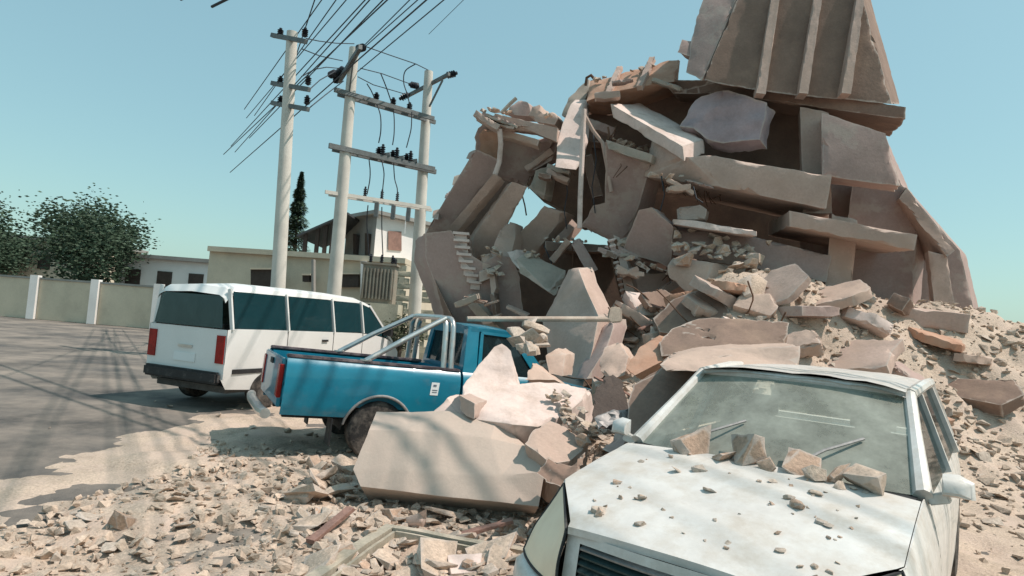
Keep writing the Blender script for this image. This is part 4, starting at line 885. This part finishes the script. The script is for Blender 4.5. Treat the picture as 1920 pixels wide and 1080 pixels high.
for xx in (-.9, .2, 1.0): add_box(bm, (xx, 0, .9), (.16, 1.4, .75))
vp('seat', bm, 'seat')
bm = nb(); add_box(bm, (2.3, 0, .48), (.12, 1.66, .2)); bmesh.ops.bevel(bm, geom=bm.edges[:], offset=.04, segments=2, affect='EDGES'); vp('front_bumper', bm, 'vanwhite')

# ------------------------------------------------------------------ pole pair with crossarms and transformer
def on_ground(a, b):
    a, b = P(*a), P(*b); d = (b-a); return a + d*((0-a.z)/d.z)
L_top, R_top = P(664, 90, 21), P(804, 134, 23)
L_bot, R_bot = on_ground((626, 551, 21), (664, 90, 21)), on_ground((778, 571, 23), (804, 134, 23))
HF = empty('utility_pole_pair', (L_bot+R_bot)/2, 'pair of tall concrete poles joined by steel crossarms with insulators', 'utility pole')
def hp(name, bm, mat, parent=HF): return world_obj(name, bm, M[mat], parent)
def pole(a, b, r0_, r1_):
    bm = nb(); add_tube(bm, [a.lerp(b, k/6) for k in range(7)], [r0_+(r1_-r0_)*k/6 for k in range(7)], 14); return hp('pole', bm, 'pole')
pole(L_bot, L_top, .26, .16); pole(R_bot, R_top, .26, .16)
def lerp_px(a, b, t, z=0): 
    return P(*a).lerp(P(*b), t) + V((0, 0, z))
def insulator(p, h=.3, r=.09, parent=HF, axis=(0, 0, 1)):
    bm = nb(); pr = [(.025, 0)]
    for k in range(4): pr += [(r, h*(.18+.18*k)), (r*.45, h*(.27+.18*k))]
    pr += [(r*.5, h*.95), (.02, h)]
    add_lathe(bm, pr, p, axis, 12); return hp('insulator', bm, 'insul', parent)
arms = [((630, 172, 20.7), (815, 226, 22.9), .15), ((620, 276, 20.7), (816, 320, 22.9), .17), ((613, 362, 20.8), (808, 392, 22.9), .12)]
for (a, b, h) in arms:
    bm = nb(); A_, B_ = P(*a), P(*b); off = V((0, -.2, 0))
    add_bar(bm, A_+off, B_+off, h*.6, h); add_bar(bm, A_-off, B_-off, h*.6, h)
    hp('crossarm', bm, 'arm' if h > .12 else 'pole')
ins1 = [lerp_px(arms[0][0], arms[0][1], t, .06) for t in (.38, .55, .72)]
ins2 = [lerp_px(arms[1][0], arms[1][1], t, .06) for t in (.43, .565, .70)]
ins3 = [lerp_px(arms[2][0], arms[2][1], t, .06) for t in (.34, .50, .65)]
for p in ins1: insulator(p, .34, .11)
for p in ins2:
    insulator(p, .34, .12); insulator(p+V((.16, -.1, 0)), .42, .10); bm = nb(); add_bar(bm, p+V((-.2, 0, -.02)), p+V((.4, 0, .1)), .1, .12); hp('fuse_cutout', bm, 'arm')
for p in ins3: insulator(p, .38, .07)
for p in ins3: bm = nb(); add_box(bm, p+V((.45, 0, -.42)), (.14, .14, .5)); hp('fuse_cutout', bm, 'arm')
# strain arms on the pole heads
bm = nb(); add_bar(bm, P(636, 152, 21.6), P(676, 88, 19.6), .12, .16); add_bar(bm, P(655, 172, 20.8), P(662, 115, 20.3), .05, .07); hp('strain_arm', bm, 'arm')
bm = nb(); add_bar(bm, P(764, 180, 24.2), P(842, 139, 22.2), .1, .12); add_bar(bm, P(805, 200, 22.8), P(830, 150, 22.4), .05, .06); hp('strain_arm', bm, 'arm')
for p, ax in (((640, 142, 21.4), (-.6, .6, -.2)), ((646, 128, 21.2), (-.6, .5, -.2)), ((670, 92, 19.8), (.2, .6, .4)), ((768, 176, 24), (-.7, .3, -.3)), ((786, 162, 23.6), (-.7, .3, .2)), ((836, 142, 22.3), (.5, .3, .3)), ((630, 136, 21.2), (-.5, .5, 0))):
    insulator(P(*p), .5, .13, HF, ax)
def cable(name, pts, r=.018, mat='wire', parent=HF):
    bm = nb(); q = [P(*p) for p in pts]; s = []
    for i in range(len(q)-1):            # catmull-rom
        p0, p1, p2, p3 = q[max(i-1, 0)], q[i], q[i+1], q[min(i+2, len(q)-1)]
        for k in range(6):
            t = k/6; s.append(.5*((2*p1)+(p2-p0)*t+(2*p0-5*p1+4*p2-p3)*t*t+(3*p1-p0-3*p2+p3)*t**3))
    s.append(q[-1]); add_tube(bm, s, r, 6); return hp(name, bm, mat, parent)
for pts in ([(688, 157, 20.8), (696, 170, 21), (702, 184, 21.5)], [(714, 138, 21), (724, 163, 21.2), (734, 192, 21.8)], [(779, 120, 22), (760, 133, 22), (757, 155, 22), (764, 178, 22), (770, 205, 22.2)],
            [(704, 190, 21.4), (713, 215, 21.3), (714, 245, 21.3), (710, 268, 21.5)], [(736, 198, 21.8), (739, 220, 21.8), (739, 250, 21.8), (736, 272, 21.8)], [(772, 210, 22), (771, 240, 22), (766, 262, 22), (762, 277, 22)],
            [(692, 300, 21.6), (694, 320, 21.6), (693, 340, 21.6), (688, 365, 21.6)], [(716, 302, 21.8), (720, 325, 21.8), (718, 350, 21.8), (716, 370, 21.8)], [(738, 306, 22), (740, 335, 22), (745, 355, 22), (744, 376, 22)],
            [(690, 385, 21.6), (688, 420, 22), (692, 480, 22.4)], [(716, 388, 21.8), (716, 430, 22), (718, 480, 22.4)]):
    cable('jumper_cable', pts, .02)
# transformer
tb = P(706, 600, 22.4); tb = V((tb.x, tb.y, 0))
ztop = P(706, 494, 22.4).z
TF = empty('transformer', tb, 'grey green finned transformer standing between the two concrete poles', 'transformer')
bm = nb(); add_box(bm, tb+V((0, 0, ztop-.75)), (1.15, .7, 1.4)); add_box(bm, tb+V((0, 0, ztop-.03)), (1.3, .82, .07)); world_obj('tank', bm, M['trafo'], TF)
for k in range(9):
    bm = nb(); add_box(bm, tb+V((-.5+.125*k, -.40, ztop-.75)), (.05, .1, 1.1)); world_obj('fin', bm, M['trafo'], TF)
for k in range(3): insulator(tb+V((-.4+.4*k, 0, ztop+.03)), .32, .08, TF)
for k in range(2): insulator(tb+V((.5, -.2+.3*k, ztop+.03)), .22, .06, TF)
bm = nb(); add_box(bm, tb+V((0, 0, (ztop-1.45)/2)), (1.7, 1.2, ztop-1.45)); world_obj('plinth', bm, M['breeze'], TF)

# ------------------------------------------------------------------ second pole just left, and overhead lines
q0 = P(548, 60, 17.5); qb = on_ground((520, 560, 17.5), (548, 60, 17.5))
UP = empty('utility_pole', qb, 'single concrete pole with stacked crossarms, left of the pole pair', 'utility pole')
bm = nb(); add_tube(bm, [qb, q0], [.22, .15], 14); world_obj('pole', bm, M['pole'], UP)
for yy, x1 in ((78, 574), (168, 580), (205, 578)):
    bm = nb(); add_bar(bm, P(510, yy-12, 17.9), P(x1, yy, 16.9), .1, .12); world_obj('crossarm', bm, M['arm'], UP)
    for x in (525, x1-3): insulator(P(x, yy-8, 17.0 if x > 550 else 17.7), .28, .09, UP)
nwire = [0]
def line(a, b, z0, r=.012, beyond=26., back=0., sag=.25):
    """straight conductor through pixels a and b at height z0 above the eye, carried on past the frame"""
    def at(p):
        v = fwd + right*((p[0]-960)/F) + up*((540-p[1])/F); return CAM + v*(z0/v.z)
    A_, B_ = at(a), at(b); d = (B_-A_).normalized(); A_ = A_-d*back; E = B_+d*beyond
    bm = nb(); n = 20
    add_tube(bm, [A_.lerp(E, k/n)-V((0, 0, sag*4*(k/n)*(1-k/n)*.0)) for k in range(n+1)], r, 6)
    T(world_obj('power_line', bm, M['wire']), 'thin dark overhead line fanning out from the poles to the top of the photo', 'power line', 'overhead lines from the poles')
for a, b, z, bk in (((565.5, 53), (603, 0), 8.6, 10), ((570, 60), (590, 0), 8.3, 8), ((582, 68), (630, 0), 8.4, 10), ((578, 84), (649, 0), 8.4, 10), ((565.5, 144), (693, 0), 7.0, 12), ((567, 128), (690, -6), 7.2, 12), ((566, 205), (640, 140), 6.0, 12), ((600, 122), (722, -4), 6.9, 10), ((567, 150), (726, 0), 6.6, 12),
                  ((680, 88), (768, 0), 9.0, 0), ((684, 88), (783, 0), 9.0, 0), ((666, 138), (832, 0), 8.2, 0), ((804, 64), (873, -4), 9.4, 0)):
    line(a, b, z, .017 if z < 9.3 else .009, back=bk)
for a_, b_ in ((P(736, 800, 5.64), P(826, 940, 5.06)), (P(820, 800, 5.62), P(912, 950, 5.02))):
    A_ = a_ + SUN*((8.2-a_.z)/SUN.z); B_ = b_ + SUN*((8.2-b_.z)/SUN.z); d = (B_-A_).normalized()
    bm = nb(); add_tube(bm, [A_-d*14, A_+d*14], .03, 8); T(world_obj('power_line', bm, M['wire']), 'bundled overhead cable crossing high above the street', 'power line', 'bundled cables high above the street')
def span(pts, r=.016):
    bm = nb(); q = [P(*p) for p in pts]; add_tube(bm, q, r, 6)
    T(world_obj('power_line', bm, M['wire']), 'thin dark conductor strung between the heads of the concrete poles', 'power line', 'conductors strung between the pole heads')
for pts in ([(574, 72, 17), (598, 77, 18), (630, 81, 19), (664, 82, 20)], [(682, 86, 20), (730, 103, 21), (780, 120, 22), (804, 132, 23)], [(567, 92, 17), (600, 105, 18.5), (642, 114, 21)], [(676, 128, 20.4), (716, 138, 21.4), (771, 158, 23.6)], [(671, 144, 20.6), (700, 159, 21.6), (738, 170, 22.6), (765, 178, 23.9)],
            [(580, 168, 17), (600, 150, 18.6), (630, 133, 21)], [(578, 204, 17), (610, 178, 18.6), (644, 152, 21)], [(566, 143, 16.5), (590, 130, 18.4), (612, 126, 19.6), (634, 128, 21)]):
    span(pts)

# ------------------------------------------------------------------ house across the street
def gz(px, d): q = P(px, 600, d); return V((q.x, q.y, 0))
HS = empty('house', gz(640, 29), 'two storey cream and white house with a dark veranda roof behind the poles', 'house')
def hb(name, pts, ext, mat, parent=HS):
    bm = nb(); add_prism(bm, [p if isinstance(p, Vector) else P(*p) for p in pts], ext); return world_obj(name, bm, M[mat], parent)
def down(px, py, d): q = P(px, py, d); return V((q.x, q.y, 0))
za = P(565, 482, 28).z
aL, aR = gz(380, 28.6), gz(752, 27.4)
up_ = lambda p, z: V((p.x, p.y, z))
hb('wall', [aL, aR, up_(aR, za), up_(aL, za)], (.4, 8, 0), 'cream')
f = V((0, -.25, 0))
hb('floor_slab', [up_(aL, za+.003)+f, up_(aR, za+.003)+f, up_(aR, za+.24)+f, up_(aL, za+.24)+f], (.4, 8.4, 0), 'cream')
for x0, x1, y0, y1, mt in ((633, 672, 514, 538, 'hdark'), (567, 580, 516, 528, 'hdark'), (470, 520, 505, 545, 'hdark')):
    wn = hb('window', [(x0, y1, 27.55), (x1, y1, 27.5), (x1, y0, 27.5), (x0, y0, 27.55)], (0, .3, 0), mt)
    hb('frame', [(x0-2, y0, 27.4), (x1+2, y0, 27.4), (x1+2, y0-3, 27.4), (x0-2, y0-3, 27.4)], (0, .2, 0), 'cream', wn)
hb('pilaster', [(584, 560, 27.45), (588, 560, 27.45), (588, 486, 27.45), (584, 486, 27.45)], (0, .3, 0), 'hgrey')
hb('pilaster', [(676, 560, 27.3), (687, 560, 27.3), (687, 490, 27.3), (676, 490, 27.3)], (0, .3, 0), 'hwhite')
c0, c1, c2 = P(700, 486, 28.3), P(806, 492, 31.0), P(645, 480, 31)
zr = P(700, 402, 28.3).z; z0 = za+.243
hb('upper_wall', [up_(c0, z0), up_(c1, z0), up_(c1, zr), up_(c0, zr)], (-.6, 2.2, 0), 'hwhite')
hb('veranda_wall', [up_(c2, z0), up_(c0, z0)-V((.02, 0, 0)), up_(c0, zr)-V((.02, 0, 0)), up_(c2, zr)], (.3, .5, 0), 'hgrey')
o_ = V((-.15, -.35, 0)); hb('roof', [up_(c2, zr)+V((-.4, -.3, 0)), up_(c0, zr)+V((0, -.5, 0)), up_(c1, zr)+V((.4, -.2, 0)), up_(c1, zr)+V((-.3, 2.6, 0)), up_(c2, zr)+V((.3, 2.6, 0))], (0, 0, .17), 'hgrey')
wl = lambda px, py: P(px, py, 1/(1/28.3+(px-700)/106*(1/31.0-1/28.3))-.1)
wn = hb('window', [wl(728, 468), wl(753, 470), wl(753, 434), wl(728, 433)], (-.05, .2, 0), 'wood')
hb('door', [(662, 476, 29.85), (668, 477, 29.5), (668, 440, 29.5), (662, 438, 29.85)], (.2, .3, 0), 'hdark'); hb('door', [(684, 478, 28.98), (692, 478, 28.55), (692, 438, 28.55), (684, 437, 28.98)], (.2, .3, 0), 'hdark')
f0, f1 = P(652, 402, 28.2), P(556, 444, 28.2); hb('veranda_roof', [f0, f1, f1+V((.2, 3.4, -.1)), f0+V((.2, 3.4, -.1))], (0, 0, .1), 'roof')
for px in (592, 607, 620, 570):
    bm = nb(); p = P(px, 480, 28.4); add_bar(bm, up_(p, z0), up_(p, P(px, 440-(px-566)*.45, 28.4).z), .16, .16); world_obj('post', bm, M['hdark'], HS)
bm = nb(); p = P(762, 398, 28); add_bar(bm, p, p+V((0, 0, -1.0)), .04, .04); world_obj('drain_pipe', bm, M['hwhite'], HS)
q0_, q1_ = gz(-700, 36), gz(478, 30.5)
YW = empty('compound_wall', (q0_+q1_)/2, 'long cream compound wall along the far side of the street', 'wall')
bm = nb(); add_prism(bm, [q0_, q1_, up_(q1_, 2.1), up_(q0_, 2.1)], (.05, .25, 0)); world_obj('panel', bm, M['cream'], YW)
bm = nb(); add_prism(bm, [up_(q0_, 2.103)+V((0, -.06, 0)), up_(q1_, 2.103)+V((0, -.06, 0)), up_(q1_, 2.2)+V((0, -.06, 0)), up_(q0_, 2.2)+V((0, -.06, 0))], (.05, .37, 0)); world_obj('coping', bm, M['hgrey'], YW)
for k in range(11):
    p = q0_.lerp(q1_, (k+.5)/11); bm = nb(); add_box(bm, p+V((0, -.05, 1.15)), (.4, .3, 2.3)); world_obj('pier', bm, M['hwhite'], YW)
for px, d, wd, hh, mt, lb in ((330, 42, 9, 4.2, 'hwhite', 'low white house behind the compound wall'), (40, 50, 11, 5.5, 'cream', 'cream two storey house far down the street'), (-330, 56, 12, 4.5, 'hgrey', 'grey flat roofed house at the far end of the street')):
    b_ = gz(px, d); HH = empty('house', b_, lb, 'house')
    bm = nb(); add_box(bm, b_+V((0, 3, hh/2)), (wd, 6, hh)); world_obj('wall', bm, M[mt], HH)
    bm = nb(); add_box(bm, b_+V((0, 3, hh+.13)), (wd+.8, 6.8, .25)); world_obj('roof', bm, M['hgrey'], HH)
    for k in range(4):
        bm = nb(); add_box(bm, b_+V((-wd*.36+wd*.24*k, -.01, hh*.68)), (1.0, .12, 1.1)); world_obj('window', bm, M['hdark'], HH)
# stack of hollow blocks beside the right pole
bw = gz(782, 24.6)
SW = empty('block_screen', bw, 'pale openwork block screen wall behind the right concrete pole', 'wall')
zt2 = P(782, 496, 24.6).z; bm = nb(); nrow = 7
for j in range(nrow):
    z = .25 + (zt2-.25)*j/nrow
    add_box(bm, bw+V((0, 0, z+.09)), (2.6, .35, .2))
    for k in range(6):
        if (j*5+k*3) % 7 != 3: add_box(bm, bw+V((-1.12+.45*k+.12*(j % 2), 0, z+.26)), (.2, .3, (zt2-.25)/nrow-.2))
rough(bm, .3, .02, .03, 3, 21); world_obj('block_course', bm, M['breeze'], SW)
bm = nb(); add_box(bm, bw+V((0, -.0, .12)), (3.0, .5, .26)); world_obj('plinth', bm, M['breeze'], SW)
# shrub at the foot of the transformer, tree at the far left
def leaves(n, c, rad, seed, size, clump=14):
    bm = nb(); rnd = random.Random(seed); c = V(c)
    cl = []
    for _ in range(clump):
        d = V((rnd.gauss(0, 1), rnd.gauss(0, 1), rnd.gauss(0, 1))).normalized()*rnd.uniform(.35, .95)
        cl.append(V((d.x*rad[0], d.y*rad[1], d.z*rad[2])))
    for _ in range(n):
        k = rnd.choice(cl); p = c+k+V((rnd.gauss(0, .2)*rad[0], rnd.gauss(0, .2)*rad[1], rnd.gauss(0, .2)*rad[2]))
        d = V((rnd.gauss(0, 1), rnd.gauss(0, 1), rnd.gauss(0, .6))).normalized(); x, y = frame_of(d); s = size*rnd.uniform(.6, 1.3)
        bm.faces.new([bm.verts.new(p+x*s), bm.verts.new(p+y*s*.45), bm.verts.new(p-x*s), bm.verts.new(p-y*s*.45)])
    return bm
def plant(name, base, h, rad, n, size, mat, label, cat, seed, trunk=True, clump=14):
    root = empty(name, base, label, cat)
    bm = leaves(n, V(base)+V((0, 0, h)), rad, seed, size, clump); world_obj('crown' if trunk else 'foliage', bm, M[mat], root, smooth=None, recalc=False)
    bm = nb(); b = V(base); add_tube(bm, [b, b+V((.05, 0, h*.5)), b+V((0, .05, h))], [rad[0]*.09+.03, rad[0]*.07+.02, .02], 8)
    rnd = random.Random(seed+1)
    for k in range(5):
        s = b+V((0, 0, h*(.45+.1*k))); add_tube(bm, [s, s+V((rnd.uniform(-.6, .6)*rad[0], rnd.uniform(-.6, .6)*rad[1], rad[2]*.5))], [.05*rad[0]**.5, .015], 6)
    world_obj('trunk' if trunk else 'stem', bm, M['bark'], root)
plant('shrub', gz(752, 21.8), .9, (.7, .5, .7), 1500, .07, 'leaf2', 'dusty olive shrub at the foot of the transformer', 'shrub', 3, False)
cb = gz(540, 33); CT = empty('tree', cb, 'narrow dark conifer beside the veranda at the left edge', 'tree')
bm = nb(); rn_ = random.Random(8)
for _ in range(9000):
    t = rn_.random()**.8; z = 1.4+7.6*t; rr = 1.45*(1-t)**.8*(.55+.45*abs(sin(z*4.2)))*rn_.uniform(.35, 1)
    a_ = rn_.uniform(0, 6.283); p = cb+V((rr*cos(a_), rr*sin(a_), z-.25*rr)); d = V((cos(a_), sin(a_), rn_.uniform(-.7, .2))).normalized(); x, y = frame_of(d); q = rn_.uniform(.06, .16)
    bm.faces.new([bm.verts.new(p+d*q), bm.verts.new(p+x*q*.35), bm.verts.new(p-d*q), bm.verts.new(p-x*q*.35+y*.02)])
world_obj('crown', bm, M['leaf'], CT, smooth=None, recalc=False)
bm = nb(); add_tube(bm, [cb, cb+V((0, 0, 4)), cb+V((0, 0, 8.6))], [.2, .12, .03], 8); world_obj('trunk', bm, M['bark'], CT)
plant('tree', gz(150, 40), 4.5, (3.2, 3, 3.2), 15000, .13, 'leaf', 'broad round green tree far down the street beyond the house', 'tree', 9, True, 34)
plant('tree', gz(-60, 48), 5.0, (3.4, 3, 3.6), 13000, .15, 'leaf', 'large dark tree at the far end of the street', 'tree', 12, True, 34)

# ------------------------------------------------------------------ bent metal frame in front
bm = nb()
k0, k1, k2 = G(560, 1105, .07), G(733, 990, .10), G(992, 1036, .07)
add_bar(bm, k0, k1, .085, .05); add_bar(bm, k1-(k1-k0).normalized()*.05+V((.045, .0, .003)), k2, .065, .045)
i0, i1, i2 = k0+V((.085, 0, -.02)), k1+V((.04, -.1, -.02)), k2+V((0, -.09, -.02))
add_bar(bm, i0, i1, .022, .05); add_bar(bm, i1+V((.012, 0, .002)), i2, .022, .05)
split_long(bm, .1)
for v in bm.verts: v.co += V((0, 0, .02*noise.noise(v.co*1.5)))+.006*noise.noise_vector(v.co*4)
T(world_obj('metal_frame', bm, M['frame']), 'bent olive metal window frame corner lying on the rubble in front', 'metal frame')

# ------------------------------------------------------------------ rubble
def clear_fore(px, py): 
    return py > 884 or px < 655 
zone(34, 566, 980, 872, 1078, .12, .42, 'flat dusty shard in the litter in front of the huge pale block', 'flat shards in front of the huge block', 48, lambda x, y: y > 968 or x < 660, 1.6, [2, 8, 14, 2, 14])
zone(60, 566, 980, 872, 1078, .07, .30, 'dusty lump in the litter in front of the huge pale block', 'rubble in front of the huge block', 41, lambda x, y: y > 968 or x < 668)
zone(10, 100, 560, 960, 1078, .07, .28, 'dusty lump in the litter left of the bent metal frame', 'rubble left of the bent frame', 42)
zone(52, 1096, 1240, 600, 800, .12, .6, 'tan lump on the rubble slope between pickup and white car', 'rubble on the slope behind the white car', 43, lambda x, y: not (x > 1185 and y > 690))
zone(48, 1165, 1430, 545, 660, .16, .75, 'lump high on the rubble slope below the broken ledge', 'rubble high on the slope', 44)
zone(26, 975, 1100, 640, 735, .10, .36, 'lump among the debris over the buried bonnet of the pickup', 'rubble over the pickup bonnet', 45)
rnd = random.Random(46)
for k in range(46):
    t = rnd.random(); px = 1040+66*t+rnd.uniform(-18, 14); py = 745+78*t*1.0+rnd.uniform(-30, 14)
    p = P(px, py, 6.15-.75*t); s = rnd.uniform(.04, .14)
    lump('rubble_lump', p, s, 'small lump on the right edge of the slab leaning on the pickup', 'rubble', 'lumps on the right edge of the leaning slab', rnd)
rnd = random.Random(47)
for px, py, d, s in ((975, 624, 7.6, .34), (990, 636, 7.5, .3), (1006, 618, 7.7, .36), (1012, 646, 7.5, .3), (984, 655, 7.3, .26), (1000, 660, 7.2, .28), (966, 640, 7.4, .24), (1020, 632, 7.6, .26), (996, 604, 7.8, .24)):
    lump('rubble_lump', P(px, py, d), s, 'pale lump heaped against the windscreen of the blue pickup', 'rubble', 'lumps against the pickup windscreen', rnd)
# tilted slabs and masonry over the slope
def tilt_slab(name, c, size, tilt, yaw, roll_, mat, seed):
    bm = nb(); rnd = random.Random(seed)
    n = rnd.choice((5, 6, 7)); pts = []
    for k in range(n):
        a = 2*pi*k/n + rnd.uniform(-.25, .25); m = max(abs(cos(a)), abs(sin(a)))
        pts.append(V((cos(a)/m*size[0]/2*rnd.uniform(.8, 1.05), sin(a)/m*size[1]/2*rnd.uniform(.8, 1.05), -size[2]/2)))
    add_poly(bm, [pts, [p+V((0, 0, size[2])) for p in pts]]); rough(bm, max(.06, min(size[:2])*.14), .012, .06, 3, seed)
    mt = Matrix.Translation(c) @ Matrix.Rotation(yaw, 4, 'Z') @ Matrix.Rotation(tilt, 4, 'X') @ Matrix.Rotation(roll_, 4, 'Y')
    bm.transform(mt); return world_obj(name, bm, M[mat], smooth=30)
rnd = random.Random(91); mats = ['pink', 'grey', 'mauve', 'pink', 'white', 'brown', 'peach']
for k, (px, py) in enumerate(((1112, 650), (1150, 690), (1168, 640), (1200, 612), (1215, 590), (1240, 580), (1285, 575), (1320, 590), (1345, 565), (1180, 600), (1128, 612), (1100, 700), (1300, 610), (1380, 560), (1420, 590), (1460, 555), (1510, 600), (1560, 570), (1620, 620), (1690, 590), (1760, 650), (1500, 660), (1600, 690), (1700, 720), (1820, 690), (1400, 640), (1850, 760), (1720, 800))):
    p = G_on(px, py); sx = rnd.uniform(.55, 1.25)
    T(tilt_slab('broken_slab', V((p.x, p.y, H(p.x, p.y)+.1)), (sx, sx*rnd.uniform(.5, .9), rnd.uniform(.1, .24)), rnd.uniform(-.2, .95), rnd.uniform(-.9, .9), rnd.uniform(-.5, .5), mats[k % 7], 300+k), 'tilted broken slab bedded in the rubble slope beyond the white car', 'slab', 'tilted slabs bedded in the rubble slope')
for k in range(22):
    px, py = rnd.uniform(1090, 1400), rnd.uniform(580, 760)
    if px > 1190 and py > 690: py -= 110
    p = G_on(px, py); p = V((p.x, p.y, H(p.x, p.y))); bm = nb(); a = rnd.uniform(0, 6.28)
    pts = [p-V((0, 0, .15))]
    for _ in range(4):
        a += rnd.uniform(-.6, .6); pts.append(pts[-1]+V((cos(a)*.2, sin(a)*.2, rnd.uniform(-.02, .22))))
    add_tube(bm, pts, .012, 6)
    T(world_obj('bent_rod', bm, M['rebar']), 'thin rusty rod sticking up out of the rubble slope', 'reinforcing rod', 'rusty rods in the rubble slope')
for k, (px, py, L_, a) in enumerate(((1222, 615, .9, .9), (1150, 735, .7, 2.2), (1128, 760, .6, 1.2), (900, 1010, .5, .3), (620, 1000, .45, 1.2), (1260, 590, .8, 2.6))):
    p = G_on(px, py); p = V((p.x, p.y, H(p.x, p.y)+.06)); d = V((cos(a), sin(a), .25))
    bm = nb(); add_bar(bm, p-d*L_/2, p+d*L_/2, .07, .03); rough(bm, .12, .004, .008, 5, k)
    T(world_obj('timber_batten', bm, M['wood']), 'short splintered timber batten lying in the rubble', 'timber', 'timber battens in the rubble')
# pale flat piece on the ground before the block
bm = nb(); add_prism(bm, [G(*p) for p in [(760, 970, .12), (784, 962, .16), (800, 954, .2), (800, 974, .1), (790, 982, .08), (762, 980, .08)]], (0, .05, -.06)); rough(bm, .05, .004, .01, 5, 31)
T(world_obj('broken_tile', bm, M['white']), 'flat cream shard propped in front of the huge pale block', 'shard')
bm = nb(); add_prism(bm, [G(*p) for p in [(838, 1040, .1), (905, 1036, .12), (900, 1072, .06), (846, 1076, .06)]], (0, .02, -.07)); rough(bm, .05, .006, .015, 5, 32)
T(world_obj('broken_tile', bm, M['white']), 'flat pale paving fragment inside the bent metal frame', 'shard')
# grit: uncountable small fragments
def grit(name, n, sampler, s0, s1, seed, mat):
    rnd = random.Random(seed); vs, fs = [], []
    base = []
    for k in range(8):
        b = lump_bm(random.Random(900+k), [1, .6][k % 2], 9); b.verts.index_update(); base.append(([v.co.copy() for v in b.verts], [[v.index for v in f.verts] for f in b.faces])); b.free()
    for _ in range(n):
        x, y = sampler(rnd); s = s0+(s1-s0)*rnd.random()**3
        vb, fb2 = rnd.choice(base); mt = Matrix.Rotation(rnd.uniform(0, 6.28), 3, 'Z') @ Matrix.Rotation(rnd.uniform(-.6, .6), 3, 'X')
        o = len(vs); c = V((x, y, H(x, y)+s*.1))
        vs += [c + mt @ (v*s) for v in vb]; fs += [[i+o for i in f] for f in fb2]
    me = bpy.data.meshes.new(name); me.from_pydata(vs, [], fs); me.materials.append(M[mat])
    tag(link(name, me), kind='stuff')
def s_fore(r):
    while True:
        x, y = r.uniform(-3.4, 1.1), r.uniform(2.6, 7.2)
        if x > -3.2+.3*noise.noise(V((x, y, 3))) : return x, y
grit('rubble_litter', 3600, s_fore, .02, .13, 61, 'chip')
grit('rubble_litter', 900, s_fore, .02, .12, 62, 'chip2')
def s_slope(r): return r.gauss(3.2, 2.6), r.gauss(9.4, 1.7)
grit('rubble_litter', 2600, s_slope, .03, .16, 63, 'chip')
grit('rubble_litter', 900, s_slope, .03, .15, 64, 'chip2')
def s_right(r): return r.uniform(4.5, 11.5), r.gauss(9, 2.2)
grit('rubble_litter', 2600, s_right, .03, .2, 66, 'chip')
grit('rubble_litter', 900, s_right, .03, .22, 67, 'chip2')
def s_mid(r): return r.gauss(.9, .7), r.gauss(7.0, 1.2)
grit('rubble_litter', 1500, s_mid, .03, .18, 65, 'chip2')

# ------------------------------------------------------------------ the 300 largest lumps stay things of their own; the smallest become one mass
bpy.context.view_layer.update()
every = [o for o in COL.objects if o.name.split('.')[0] == 'rubble_lump']
every.sort(key=lambda o: -max(o.scale)/max(.5, (o.location-CAM).length))
vs, fs, mi, mats_ = [], [], [], []
for o in every[296:]:
    me = o.data; m = me.materials[0]
    if m not in mats_: mats_.append(m)
    k = len(vs); mw = o.matrix_world
    vs += [mw @ v.co for v in me.vertices]; fs += [[i+k for i in p.vertices] for p in me.polygons]; mi += [mats_.index(m)]*len(me.polygons)
    bpy.data.objects.remove(o)
me = bpy.data.meshes.new('rubble_litter'); me.from_pydata(vs, [], fs)
for m in mats_: me.materials.append(m)
me.polygons.foreach_set('material_index', mi)
tag(link('rubble_litter', me), kind='stuff')
